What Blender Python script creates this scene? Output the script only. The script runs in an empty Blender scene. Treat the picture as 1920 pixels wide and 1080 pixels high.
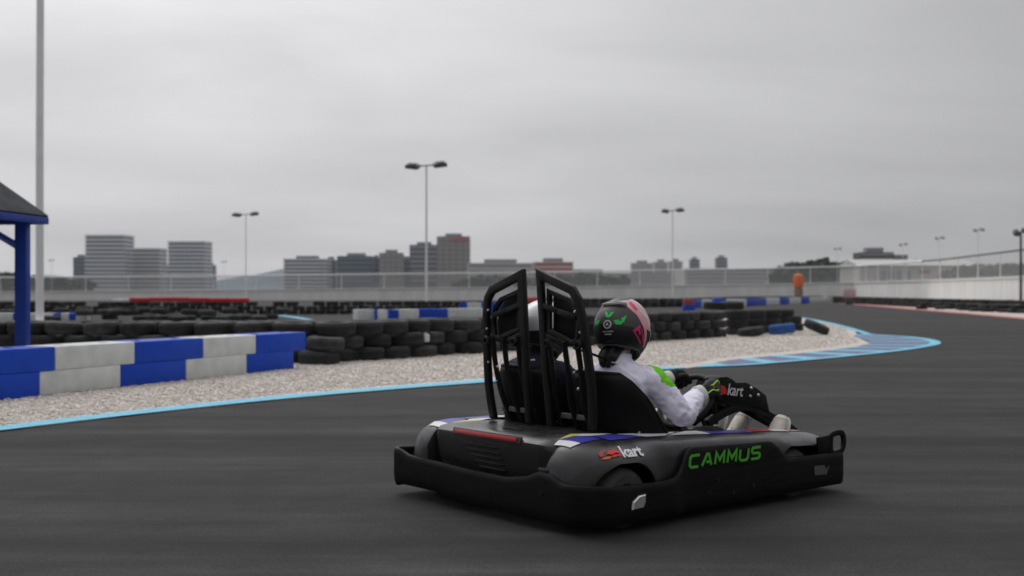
import bpy, bmesh, math, random
from mathutils import Vector, Matrix, noise
random.seed(7)
R = math.radians
sc = bpy.context.scene
C = sc.collection

# ---------------------------------------------------------------- camera, sky, sun, exposure
F, HY, CAMZ = 2150.0, 546.0, 1.10          # focal length in photo pixels, horizon row, eye height
cam = bpy.data.cameras.new('camera'); cam_o = bpy.data.objects.new('camera', cam); C.objects.link(cam_o)
cam.sensor_width = 36; cam.lens = 36 * F / 1920
cam.shift_y = (HY - 540) / 1920
cam.clip_start = .1; cam.clip_end = 9000
cam_o.location = (0, 0, CAMZ); cam_o.rotation_euler = (R(90), 0, 0)
cam.dof.use_dof = True; cam.dof.focus_distance = 5.75; cam.dof.aperture_fstop = 2.5
sc.camera = cam_o

SUN_EL, SUN_AZ = R(50), R(-28)             # hidden sun: ahead and to the left of the view
world = bpy.data.worlds.new('World'); sc.world = world; world.use_nodes = True
def build_world():
    nt = world.node_tree; N = nt.nodes; L = nt.links; N.clear()
    out = N.new('ShaderNodeOutputWorld'); bg = N.new('ShaderNodeBackground')
    sky = N.new('ShaderNodeTexSky'); sky.sky_type = 'NISHITA'; sky.sun_disc = False
    sky.sun_elevation = SUN_EL; sky.sun_rotation = SUN_AZ; sky.dust_density = 4
    tc = N.new('ShaderNodeTexCoord')
    sep = N.new('ShaderNodeSeparateXYZ'); L.new(tc.outputs['Generated'], sep.inputs[0])
    # cloud layer: project the view direction on a flat layer overhead
    zz = N.new('ShaderNodeMath'); zz.operation = 'MAXIMUM'; zz.inputs[1].default_value = 0.0; L.new(sep.outputs[2], zz.inputs[0])
    za = N.new('ShaderNodeMath'); za.operation = 'ADD'; za.inputs[1].default_value = .16; L.new(zz.outputs[0], za.inputs[0])
    comb = N.new('ShaderNodeCombineXYZ')
    for i in (0, 1):
        d = N.new('ShaderNodeMath'); d.operation = 'DIVIDE'; L.new(sep.outputs[i], d.inputs[0]); L.new(za.outputs[0], d.inputs[1]); L.new(d.outputs[0], comb.inputs[i])
    mp = N.new('ShaderNodeMapping'); mp.inputs['Scale'].default_value = (.75, 1.15, 1); mp.inputs['Rotation'].default_value = (0, 0, R(24)); mp.inputs['Location'].default_value = (3.1, 1.7, 0)
    L.new(comb.outputs[0], mp.inputs[0])
    n1 = N.new('ShaderNodeTexNoise'); n1.inputs['Scale'].default_value = .9; n1.inputs['Detail'].default_value = 5; n1.inputs['Roughness'].default_value = .5; n1.inputs['Distortion'].default_value = .35
    L.new(mp.outputs[0], n1.inputs['Vector'])
    cr = N.new('ShaderNodeMapRange'); cr.inputs['From Min'].default_value = .3; cr.inputs['From Max'].default_value = .7; cr.inputs['To Min'].default_value = .86; cr.inputs['To Max'].default_value = 1.14
    L.new(n1.outputs[0], cr.inputs[0])
    # the cloud is brighter towards the hidden sun
    sd = Vector((math.sin(SUN_AZ) * math.cos(SUN_EL), math.cos(SUN_AZ) * math.cos(SUN_EL), math.sin(SUN_EL)))
    dot = N.new('ShaderNodeVectorMath'); dot.operation = 'DOT_PRODUCT'; dot.inputs[1].default_value = sd
    nrm = N.new('ShaderNodeVectorMath'); nrm.operation = 'NORMALIZE'; L.new(tc.outputs['Generated'], nrm.inputs[0]); L.new(nrm.outputs[0], dot.inputs[0])
    gl = N.new('ShaderNodeMapRange'); gl.inputs['From Min'].default_value = .36; gl.inputs['From Max'].default_value = 1; gl.inputs['To Min'].default_value = .36; gl.inputs['To Max'].default_value = .86; gl.interpolation_type = 'SMOOTHSTEP'
    L.new(dot.outputs['Value'], gl.inputs[0])
    mul = N.new('ShaderNodeMath'); mul.operation = 'MULTIPLY'; L.new(cr.outputs[0], mul.inputs[0]); L.new(gl.outputs[0], mul.inputs[1])
    # overcast sky grows brighter towards the zenith
    zg = N.new('ShaderNodeMapRange'); zg.inputs['From Min'].default_value = .22; zg.inputs['From Max'].default_value = 1; zg.inputs['To Min'].default_value = 1.0; zg.inputs['To Max'].default_value = 1.75
    sep2 = N.new('ShaderNodeSeparateXYZ'); L.new(nrm.outputs[0], sep2.inputs[0]); L.new(sep2.outputs[2], zg.inputs[0])
    mul2 = N.new('ShaderNodeMath'); mul2.operation = 'MULTIPLY'; L.new(mul.outputs[0], mul2.inputs[0]); L.new(zg.outputs[0], mul2.inputs[1]); mul = mul2
    col = N.new('ShaderNodeMix'); col.data_type = 'RGBA'; col.blend_type = 'MULTIPLY'; col.inputs[0].default_value = 1
    col.inputs['A'].default_value = (1.0, 1.0, 1.025, 1)
    L.new(mul.outputs[0], col.inputs['B'])
    # a little of the clear sky above filters through
    sk = N.new('ShaderNodeMix'); sk.data_type = 'RGBA'; sk.blend_type = 'MULTIPLY'; sk.inputs[0].default_value = 1; sk.inputs['B'].default_value = (.05, .05, .05, 1)
    L.new(sky.outputs[0], sk.inputs['A'])
    mx = N.new('ShaderNodeMix'); mx.data_type = 'RGBA'; mx.inputs[0].default_value = .94; L.new(sk.outputs['Result'], mx.inputs['A']); L.new(col.outputs['Result'], mx.inputs['B'])
    L.new(mx.outputs['Result'], bg.inputs['Color']); bg.inputs['Strength'].default_value = 1.07
    L.new(bg.outputs[0], out.inputs['Surface'])
    return sd
SUN_DIR = build_world()
sun = bpy.data.lights.new('sun', 'SUN'); sun.energy = .8; sun.angle = R(35); sun.color = (1, .97, .93)
sun_o = bpy.data.objects.new('sun', sun); C.objects.link(sun_o); sun_o.rotation_euler = SUN_DIR.to_track_quat('Z', 'Y').to_euler(); sun_o.location = (0, 0, 60)
sc.view_settings.view_transform = 'Standard'; sc.view_settings.look = 'None'; sc.view_settings.exposure = 0; sc.view_settings.gamma = 1
sc.render.engine = 'CYCLES'
sc.cycles.use_denoising = True; sc.cycles.max_bounces = 8; sc.cycles.volume_bounces = 1; sc.cycles.transparent_max_bounces = 16
sc.cycles.filter_width = 1.7

# ---------------------------------------------------------------- helpers
def at(px, py, Y): return Vector(((px - 960) / F * Y, Y, CAMZ - (py - HY) / F * Y))
def gr(px, py, z=0.0):
    Y = F * (CAMZ - z) / (py - HY); return Vector(((px - 960) / F * Y, Y, z))

MATS = {}
def mat(name, col, rough=.6, spec=.4, metal=0, var=.0, scale=8., bump=0., bscale=None, coat=0., stretch=None, detail=6):
    if name in MATS: return MATS[name]
    m = bpy.data.materials.new(name); m.use_nodes = True
    nt = m.node_tree; N = nt.nodes; L = nt.links; b = N['Principled BSDF']
    b.inputs['Base Color'].default_value = (*col, 1); b.inputs['Roughness'].default_value = rough
    b.inputs['Specular IOR Level'].default_value = spec; b.inputs['Metallic'].default_value = metal
    if coat: b.inputs['Coat Weight'].default_value = coat; b.inputs['Coat Roughness'].default_value = .15
    if var or bump:
        tc = N.new('ShaderNodeTexCoord'); src = tc.outputs['Object']
        if stretch:
            mp = N.new('ShaderNodeMapping'); mp.inputs['Scale'].default_value = stretch; L.new(src, mp.inputs[0]); src = mp.outputs[0]
    if var:
        n = N.new('ShaderNodeTexNoise'); n.inputs['Scale'].default_value = scale; n.inputs['Detail'].default_value = detail; n.inputs['Roughness'].default_value = .65
        L.new(src, n.inputs['Vector'])
        mr = N.new('ShaderNodeMapRange'); mr.inputs['From Min'].default_value = .3; mr.inputs['From Max'].default_value = .7; mr.inputs['To Min'].default_value = 1 - var; mr.inputs['To Max'].default_value = 1 + var
        L.new(n.outputs[0], mr.inputs[0])
        mx = N.new('ShaderNodeMix'); mx.data_type = 'RGBA'; mx.blend_type = 'MULTIPLY'; mx.inputs[0].default_value = 1; mx.inputs['A'].default_value = (*col, 1)
        L.new(mr.outputs[0], mx.inputs['B']); L.new(mx.outputs['Result'], b.inputs['Base Color'])
        rr = N.new('ShaderNodeMapRange'); rr.inputs['From Min'].default_value = .3; rr.inputs['From Max'].default_value = .7; rr.inputs['To Min'].default_value = min(1, rough + .12); rr.inputs['To Max'].default_value = max(.05, rough - .12)
        L.new(n.outputs[0], rr.inputs[0]); L.new(rr.outputs[0], b.inputs['Roughness'])
    if bump:
        n2 = N.new('ShaderNodeTexNoise'); n2.inputs['Scale'].default_value = bscale or scale * 6; n2.inputs['Detail'].default_value = 4
        L.new(src, n2.inputs['Vector'])
        bp = N.new('ShaderNodeBump'); bp.inputs['Strength'].default_value = bump; bp.inputs['Distance'].default_value = .01
        L.new(n2.outputs[0], bp.inputs['Height']); L.new(bp.outputs[0], b.inputs['Normal'])
    MATS[name] = m; return m

class MB:
    """collects geometry; build() links it as ONE mesh object"""
    def __init__(s): s.v = []; s.f = []; s.mi = []; s.cur = 0
    def add(s, vs, fs):
        o = len(s.v); s.v += [tuple(v) for v in vs]
        for f in fs: s.f.append(tuple(i + o for i in f)); s.mi.append(s.cur)
        return s
    def box(s, c, d, rz=0):
        cx, cy, cz = c; hx, hy, hz = d[0] / 2, d[1] / 2, d[2] / 2; ca, sa = math.cos(rz), math.sin(rz)
        vs = []
        for z in (-hz, hz):
            for x, y in ((-hx, -hy), (hx, -hy), (hx, hy), (-hx, hy)): vs.append((cx + x * ca - y * sa, cy + x * sa + y * ca, cz + z))
        return s.add(vs, [(3, 2, 1, 0), (4, 5, 6, 7), (0, 1, 5, 4), (1, 2, 6, 5), (2, 3, 7, 6), (3, 0, 4, 7)])
    def loft(s, rings, cap=True, closed=True):
        n = len(rings[0]); vs = [p for r in rings for p in r]; fs = []
        for i in range(len(rings) - 1):
            for j in range(n if closed else n - 1):
                k = (j + 1) % n; fs.append((i * n + j, i * n + k, (i + 1) * n + k, (i + 1) * n + j))
        if cap and closed:
            fs.append(tuple(range(n - 1, -1, -1))); fs.append(tuple((len(rings) - 1) * n + j for j in range(n)))
        return s.add(vs, fs)
    def tube(s, path, r, seg=8, closed=False):
        P = [Vector(p) for p in path]; n = len(P); rings = []; up = None
        for i in range(n):
            a = P[(i - 1) % n] if (closed or i) else P[0]; b = P[(i + 1) % n] if (closed or i < n - 1) else P[-1]
            t = (b - a).normalized()
            if up is None:
                up = Vector((0, 0, 1)) if abs(t.z) < .9 else Vector((1, 0, 0))
            e1 = (up - t * up.dot(t)).normalized(); e2 = t.cross(e1); up = e1
            ri = r[i] if isinstance(r, (list, tuple)) else r
            rings.append([P[i] + e1 * (math.cos(q) * ri) + e2 * (math.sin(q) * ri) for q in [2 * math.pi * k / seg for k in range(seg)]])
        if closed: rings.append(rings[0]); return s.loft(rings, cap=False)
        return s.loft(rings)
    def strip(s, path, w, t, nrm, closed=False):
        """flat bar of width w in the plane whose normal is nrm, thickness t along nrm, mitred"""
        P = [Vector(p) for p in path]; nn = Vector(nrm).normalized(); n = len(P); rings = []
        for i in range(n):
            d1 = (P[i] - P[i - 1]).normalized() if (i or closed) else None
            d2 = (P[(i + 1) % n] - P[i]).normalized() if (i < n - 1 or closed) else None
            if d1 is None: d1 = d2
            if d2 is None: d2 = d1
            tg = (d1 + d2).normalized(); side = nn.cross(tg).normalized()
            k = min(2.0, 1 / max(.3, tg.dot(d1)))
            a = side * (w / 2 * k); b = nn * (t / 2)
            rings.append([P[i] - a - b, P[i] + a - b, P[i] + a + b, P[i] - a + b])
        if closed: rings.append(rings[0]); return s.loft(rings, cap=False)
        return s.loft(rings)
    def prism(s, poly, off):
        """poly: list of 3D points, extruded by vector off"""
        n = len(poly); o = Vector(off); a = [Vector(p) for p in poly]; b = [p + o for p in a]
        return s.add(a + b, [tuple(range(n - 1, -1, -1)), tuple(range(n, 2 * n))] + [(i, (i + 1) % n, (i + 1) % n + n, i + n) for i in range(n)])
    def lathe(s, prof, c, axis='z', seg=24, closed=False):
        rings = []
        for k in range(seg + 1):
            q = 2 * math.pi * k / seg; ring = []
            for r, h in prof:
                x, y = r * math.cos(q), r * math.sin(q)
                p = {'z': (x, y, h), 'y': (x, h, y), 'x': (h, x, y)}[axis]
                ring.append((c[0] + p[0], c[1] + p[1], c[2] + p[2]))
            rings.append(ring)
        return s.loft(rings, cap=False, closed=closed)
    def data(s, name, mats, smooth=True, bevel=0, off=None, merge=True, bseg=2):
        me = bpy.data.meshes.new(name)
        vs = s.v if off is None else [(a - off[0], b - off[1], c - off[2]) for a, b, c in s.v]
        me.from_pydata(vs, [], s.f)
        for m in (mats if isinstance(mats, (list, tuple)) else [mats]): me.materials.append(m)
        me.polygons.foreach_set('material_index', s.mi)
        if not merge:
            me.update(); return me
        bm = bmesh.new(); bm.from_mesh(me)
        if merge: bmesh.ops.remove_doubles(bm, verts=bm.verts, dist=1e-5)
        bmesh.ops.recalc_face_normals(bm, faces=bm.faces)
        if bevel:
            es = [e for e in bm.edges if len(e.link_faces) == 2 and e.calc_face_angle(0) > R(25)]
            bmesh.ops.bevel(bm, geom=es, offset=bevel, segments=bseg, profile=.5, affect='EDGES', clamp_overlap=True)
        bm.to_mesh(me); bm.free()
        if smooth:
            me.polygons.foreach_set('use_smooth', [True] * len(me.polygons))
            me.set_sharp_from_angle(angle=R(38))
        return me
    def build(s, name, mats, parent=None, smooth=True, bevel=0, bseg=2, merge=True):
        off = BASE.get(parent.name) if parent is not None else None
        if parent is not None and off is None and parent.parent is not None: off = BASE.get(parent.parent.name)
        if parent is not None and off is None and parent.parent is not None and parent.parent.parent is not None: off = BASE.get(parent.parent.parent.name)
        o = bpy.data.objects.new(name, s.data(name, mats, smooth, bevel, off, merge, bseg)); C.objects.link(o)
        if parent is not None: o.parent = parent
        return o
BASE = {}
def tag(o, label=None, cat=None, group=None, kind=None):
    if label: o['label'] = label
    if cat: o['category'] = cat
    if group: o['group'] = group
    if kind: o['kind'] = kind
    return o
def empty(name, loc=(0, 0, 0), rz=0, base=None):
    o = bpy.data.objects.new(name, None); C.objects.link(o); o.location = loc; o.rotation_euler = (0, 0, rz); o.empty_display_size = .2
    if base is not None: BASE[o.name] = base
    return o
def thing(name, label, cat, base, group=None):
    """an Empty at world point base; its parts are given in world coordinates"""
    return tag(empty(name, base, 0, tuple(base)), label, cat, group)
def link_mesh(name, me, parent=None, loc=(0, 0, 0), rot=(0, 0, 0), scale=(1, 1, 1)):
    o = bpy.data.objects.new(name, me); C.objects.link(o); o.location = loc; o.rotation_euler = rot; o.scale = scale
    if parent is not None: o.parent = parent
    return o
def lerpt(tab, x):
    if x <= tab[0][0]: return tab[0][1]
    for (a, b), (c, d) in zip(tab, tab[1:]):
        if x <= c: return b + (d - b) * (x - a) / (c - a)
    return tab[-1][1]
def smooth_path(P, n=6, closed=False):
    P = [Vector(p) for p in P]; out = []; m = len(P)
    for i in range(m if closed else m - 1):
        p0 = P[(i - 1) % m] if (closed or i) else P[0]; p1 = P[i]; p2 = P[(i + 1) % m]; p3 = P[(i + 2) % m] if (closed or i < m - 2) else P[-1]
        for k in range(n):
            t = k / n
            out.append(.5 * ((2 * p1) + (p2 - p0) * t + (2 * p0 - 5 * p1 + 4 * p2 - p3) * t * t + (3 * p1 - p0 - 3 * p2 + p3) * t ** 3))
    if not closed: out.append(P[-1])
    return out
def remeshed(mb, voxel, smooth_it=4):
    """merge overlapping closed shapes into one continuous skin"""
    me = bpy.data.meshes.new('tmp'); me.from_pydata(mb.v, [], mb.f)
    bm = bmesh.new(); bm.from_mesh(me); bmesh.ops.recalc_face_normals(bm, faces=bm.faces); bm.to_mesh(me); bm.free()
    o = bpy.data.objects.new('tmp', me); C.objects.link(o)
    r = o.modifiers.new('r', 'REMESH'); r.mode = 'VOXEL'; r.voxel_size = voxel
    s = o.modifiers.new('s', 'SMOOTH'); s.iterations = smooth_it; s.factor = .5
    dg = bpy.context.evaluated_depsgraph_get(); dg.update()
    out = bpy.data.meshes.new_from_object(o.evaluated_get(dg))
    bpy.data.objects.remove(o); bpy.data.meshes.remove(me)
    out.polygons.foreach_set('use_smooth', [True] * len(out.polygons))
    return out

# ---------------------------------------------------------------- materials
def asphalt_mat():
    m = bpy.data.materials.new('asphalt'); m.use_nodes = True; nt = m.node_tree; N = nt.nodes; L = nt.links; b = N['Principled BSDF']
    tc = N.new('ShaderNodeTexCoord')
    def noise_(scale, detail=4, vec=None, rough=.6):
        n = N.new('ShaderNodeTexNoise'); n.inputs['Scale'].default_value = scale; n.inputs['Detail'].default_value = detail; n.inputs['Roughness'].default_value = rough
        L.new(vec or tc.outputs['Object'], n.inputs['Vector']); return n.outputs[0]
    def rng(s, a, b_, c, d):
        r = N.new('ShaderNodeMapRange'); r.inputs['From Min'].default_value = a; r.inputs['From Max'].default_value = b_; r.inputs['To Min'].default_value = c; r.inputs['To Max'].default_value = d; L.new(s, r.inputs[0]); return r.outputs[0]
    def mult(a, b_):
        x = N.new('ShaderNodeMath'); x.operation = 'MULTIPLY'; L.new(a, x.inputs[0]); L.new(b_, x.inputs[1]); return x.outputs[0]
    mp = N.new('ShaderNodeMapping'); mp.inputs['Rotation'].default_value = (0, 0, R(-34)); mp.inputs['Scale'].default_value = (.12, 1.6, 1); L.new(tc.outputs['Object'], mp.inputs[0])
    streak = rng(noise_(1.6, 5, mp.outputs[0]), .32, .72, .84, 1.18)          # rubber laid along the racing line
    patch = mult(rng(noise_(.35, 3), .35, .68, .86, 1.16), rng(noise_(1.5, 9, rough=.72), .34, .68, .78, 1.30))
    fine = rng(noise_(60, 3, rough=.7), .3, .7, .62, 1.45)
    speck = rng(noise_(260, 2), .62, .75, 1, 1.9)
    mp2 = N.new('ShaderNodeMapping'); mp2.inputs['Rotation'].default_value = (0, 0, R(-52)); mp2.inputs['Scale'].default_value = (.25, 2.4, 1); L.new(tc.outputs['Object'], mp2.inputs[0])
    scuff = rng(noise_(.55, 7, mp2.outputs[0], .7), .47, .68, 1, 1.75)
    dark = rng(noise_(.42, 4, mp.outputs[0], .6), .50, .64, 1, .66)
    f = mult(mult(mult(streak, patch), mult(scuff, dark)), mult(fine, speck))
    mx = N.new('ShaderNodeMix'); mx.data_type = 'RGBA'; mx.blend_type = 'MULTIPLY'; mx.inputs[0].default_value = 1; mx.inputs['A'].default_value = (.0268, .0258, .0261, 1)
    L.new(f, mx.inputs['B']); L.new(mx.outputs['Result'], b.inputs['Base Color'])
    b.inputs['Roughness'].default_value = .85; b.inputs['Specular IOR Level'].default_value = .2
    bp = N.new('ShaderNodeBump'); bp.inputs['Strength'].default_value = .5; bp.inputs['Distance'].default_value = .006; L.new(noise_(140, 4), bp.inputs['Height']); L.new(bp.outputs[0], b.inputs['Normal'])
    return m
M_ASPH = asphalt_mat()
M_GRAVEL = mat('gravel_ground', (.55, .50, .455), .95, .1, var=.16, scale=3, bump=.5, bscale=45)
M_STONE = [mat('stone_a', (.58, .53, .485), .9, .15, var=.2, scale=5), mat('stone_b', (.68, .64, .595), .9, .15, var=.2, scale=5), mat('stone_c', (.45, .40, .36), .9, .15, var=.2, scale=5)]
M_CYAN = mat('cyan_paint', (.17, .50, .66), .7, .3, var=.14, scale=12, bump=.2, bscale=120)
M_VIOLET = mat('grey_violet_paint', (.15, .16, .27), .75, .3, var=.2, scale=10, bump=.2, bscale=120)
M_PINK = mat('faded_red_paint', (.52, .20, .20), .75, .3, var=.15, scale=3)
M_WLINE = mat('white_line_paint', (.55, .53, .50), .75, .3, var=.2, scale=6)
M_GROUND = mat('city_ground', (.12, .125, .11), .9, .1, var=.3, scale=.02)
M_BLUEPL = mat('blue_plastic', (.006, .058, .47), .45, .18, var=.10, scale=6, bump=.08, bscale=30)
M_WHITEPL = mat('white_plastic', (.58, .60, .59), .5, .4, var=.16, scale=3.5, bump=.08, bscale=30)
M_TYRE = [mat('tyre_%d' % i, c, .75, .3, var=.35, scale=7, bump=.25, bscale=60) for i, c in enumerate([(.022, .022, .023), (.030, .030, .031), (.044, .043, .042)])]
M_BTYRE = mat('blue_painted_tyre', (.02, .09, .30), .6, .35, var=.2, scale=8)
M_WALL = mat('concrete_wall', (.78, .77, .75), .85, .2, var=.10, scale=.8, stretch=(1, 1, .15))
M_COPING = mat('pale_coping', (.72, .71, .69), .8, .2, var=.05, scale=2)
M_POLE = mat('pale_grey_metal', (.88, .88, .89), .5, .4, var=.05, scale=3)
M_DARKMETAL = mat('dark_grey_metal', (.07, .07, .075), .5, .4)
M_BLUEMETAL = mat('blue_painted_steel', (.008, .040, .26), .45, .2, var=.12, scale=8)
M_ROOF = mat('dark_roof_sheet', (.030, .036, .045), .7, .15, var=.15, scale=3)
M_RED = mat('red_vinyl', (.50, .02, .03), .5, .4, var=.1, scale=3)
M_BLACK = mat('black_plastic', (.0042, .0045, .0045), .52, .14, var=.55, scale=5, stretch=(1.5, 1.5, 9), bump=.12, bscale=160)
M_BODY = mat('black_body_shell', (.0145, .0147, .0162), .34, .58, var=.22, scale=6, bump=.07, bscale=180)
M_FRAME = mat('black_powder_coat', (.0075, .0078, .0082), .45, .22, var=.1, scale=20, bump=.05, bscale=300)
M_SEAT = mat('black_seat_shell', (.0042, .0042, .0046), .55, .15, var=.1, scale=10, bump=.15, bscale=120)
M_RUBBER = mat('kart_tyre_rubber', (.048, .047, .047), .7, .3, var=.25, scale=14, bump=.2, bscale=80)
M_STEEL = mat('steel', (.55, .55, .56), .3, .5, metal=1, var=.1, scale=20)
M_REDLENS = mat('red_lens', (.42, .012, .018), .22, .5)
M_SWHITE = mat('sticker_white', (.66, .66, .68), .4, .4, var=.06, scale=20)
M_SBLUE = mat('sticker_blue', (.035, .035, .30), .4, .4)
M_SRED = mat('sticker_red', (.42, .02, .03), .4, .4)
M_SYEL = mat('sticker_yellow', (.60, .55, .05), .4, .4)
M_ORANGE = mat('orange_print', (.75, .14, .03), .5, .3)
M_GREEN = mat('green_lettering', (.08, .40, .035), .5, .3)
M_SILVERREF = mat('silver_reflector', (.62, .62, .62), .25, .5, metal=.7)

# ---------------------------------------------------------------- ground, track, gravel, markings
def sheet(name, pts, z, m, kind='structure', parent=None):
    mb = MB(); mb.add([(p[0], p[1], z) for p in pts], [tuple(range(len(pts)))])
    o = mb.build(name, m, parent, smooth=False)
    if kind: o['kind'] = kind
    return o
sheet('ground', [(-6000, -3000), (6000, -3000), (6000, 6000), (-6000, 6000)], -.03, M_GROUND)
sheet('track', [(-140, -40), (140, -40), (140, 139.8), (-140, 139.8)], 0, M_ASPH)

# near edge line of the gravel (from the left edge of the picture to the kerb)
EDGE = [gr(*p) for p in [(-500, 878), (-180, 834), (0, 810), (240, 781), (480, 755), (640, 740), (800, 727), (960, 715), (1120, 703), (1290, 691)]]
KOUT = [gr(*p) for p in [(1290, 691), (1400, 686), (1500, 678), (1600, 668.5), (1680, 660), (1735, 652), (1764, 645), (1752, 638), (1712, 632.5), (1660, 629), (1635, 627)]]
KIN = [gr(*p) for p in [(1300, 690), (1368, 676), (1440, 669), (1515, 662), (1568, 656), (1610, 650), (1632, 644), (1625, 639), (1612, 635), (1600, 631), (1608, 627)]]
BACKLINE = [gr(*p) for p in [(1635, 627), (1600, 616), (1560, 606), (1530, 600), (1500, 595), (1440, 588)]]
gpoly = EDGE + [KIN[1], KIN[3], KIN[5], KIN[6], KIN[8]] + BACKLINE[1:] + [Vector((10, 60, 0)), Vector((4.2, 31.5, 0)), Vector((-.2, 24.5, 0)), Vector((-3, 20.5, 0)), Vector((-13, 20.5, 0)), Vector((-13, 5.5, 0))]
def inside(x, y, poly):
    c = False; n = len(poly); j = n - 1
    for i in range(n):
        a, b = poly[i], poly[j]
        if (a[1] > y) != (b[1] > y) and x < (b[0] - a[0]) * (y - a[1]) / (b[1] - a[1]) + a[0]: c = not c
        j = i
    return c
sheet('gravel_bed', [(p.x, p.y) for p in gpoly], .006, M_GRAVEL)
def gravel():
    rnd = random.Random(3); mb = MB()
    O6 = [(1, 0, 0), (0, 1, 0), (-1, 0, 0), (0, -1, 0), (0, 0, 1), (0, 0, -1)]
    F8 = [(0, 1, 4), (1, 2, 4), (2, 3, 4), (3, 0, 4), (1, 0, 5), (2, 1, 5), (3, 2, 5), (0, 3, 5)]
    n = 0; tries = 0
    while n < 34000 and tries < 190000:
        tries += 1
        y = 7.5 + 32 * rnd.random() ** 1.7; half = y * .47
        x = rnd.uniform(-half, half)
        if not inside(x, y, gpoly) or not inside(x, y - .42 - .012 * y, gpoly): continue
        r = rnd.uniform(.007, .019) * (1 + .012 * y); a = rnd.random() * 6.3; ca, sa = math.cos(a), math.sin(a)
        sx, sy, sz = r * rnd.uniform(.8, 1.5), r * rnd.uniform(.7, 1.1), r * rnd.uniform(.5, .8)
        mb.cur = rnd.choices((0, 1, 2), (5, 4, 1.6))[0]
        z0 = .006 + sz * .45
        mb.add([(x + (q[0] * ca * sx - q[1] * sa * sy), y + (q[0] * sa * sx + q[1] * ca * sy), z0 + q[2] * sz) for q in O6], F8); n += 1
    o = mb.build('gravel', M_STONE, smooth=False, merge=False)
    tag(o, 'loose beige gravel stones of the run-off strip beside the track', 'gravel', kind='stuff')
gravel()
def line(name, pts, w0, w1, z, m):
    P = [Vector((p[0], p[1], 0)) for p in pts]; n = len(P); vs = []
    for i in range(n):
        t = (P[min(n - 1, i + 1)] - P[max(0, i - 1)]).normalized(); s = Vector((-t.y, t.x, 0)); w = w0 + (w1 - w0) * i / (n - 1)
        vs += [(P[i].x, P[i].y, z), (P[i].x + s.x * w, P[i].y + s.y * w, z)]
    mb = MB(); mb.add(vs, [(2 * i, 2 * i + 2, 2 * i + 3, 2 * i + 1) for i in range(n - 1)])
    o = mb.build(name, m, smooth=False); o['kind'] = 'structure'; return o
line('track_edge_line', smooth_path(EDGE, 5), .22, .40, .014, M_CYAN)
line('concrete_edging', [p + Vector((-.06, .20, 0)) for p in smooth_path(EDGE, 5)], .12, .30, .010, M_COPING)
line('far_edge_line', smooth_path(BACKLINE, 4), .20, .30, .012, M_CYAN)
kerb = sheet('kerb', [(p.x, p.y) for p in KOUT] + [(p.x, p.y) for p in reversed(KIN)], .010, M_VIOLET)
def kerb_paint():
    so = smooth_path(KOUT, 10); si = smooth_path(KIN, 10); n = len(so)
    def strip(a, b, f0, f1, skew=0):
        mb = MB(); vs = []
        for i in range(a, b + 1):
            j = min(n - 1, max(0, i + skew)); o, q = so[i], si[j]
            for f in (f0, f1): vs.append((o.x + (q.x - o.x) * f, o.y + (q.y - o.y) * f, .0145))
        mb.add(vs, [(2 * i, 2 * i + 2, 2 * i + 3, 2 * i + 1) for i in range(b - a)])
        mb.build('painted_stripe', M_CYAN, kerb, smooth=False)
    strip(0, n - 1, 0, .16)
    for a, b in ((3, 8), (14, 17), (22, 25), (30, 33), (38, 41), (47, 49), (55, 57), (64, 66), (74, 76), (84, 86), (93, 98)):
        mb = MB(); vs = []
        for i in range(a, b + 1):
            j = max(0, i - 2) if i < 60 else i
            o, q = so[i], si[j]
            for f in (.17, 1.0): vs.append((o.x + (q.x - o.x) * f, o.y + (q.y - o.y) * f, .0145))
        mb.add(vs, [(2 * i, 2 * i + 2, 2 * i + 3, 2 * i + 1) for i in range(b - a)])
        mb.build('painted_stripe', M_CYAN, kerb, smooth=False)
kerb_paint()
# right-hand edge of the far bend: faded red strip and a gravel strip behind it
RE = [gr(*p) for p in [(1560, 568), (1640, 574.5), (1720, 581.5), (1800, 588), (1880, 595), (2000, 606), (2150, 622)]]
line('faded_red_kerb', RE, 1.3, .55, .012, M_PINK)
line('far_gravel_strip', [p + Vector((.9, .7, 0)) for p in RE], 9, 3.2, .008, M_GRAVEL)
line('far_bend_line', [gr(*p) for p in [(1380, 566), (1480, 566.5), (1570, 568.5)]], 2.2, 2.2, .012, M_WLINE)
line('back_track_line', [gr(*p) for p in [(590, 600), (560, 595), (530, 591.5)]], .35, .45, .012, M_CYAN)

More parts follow.
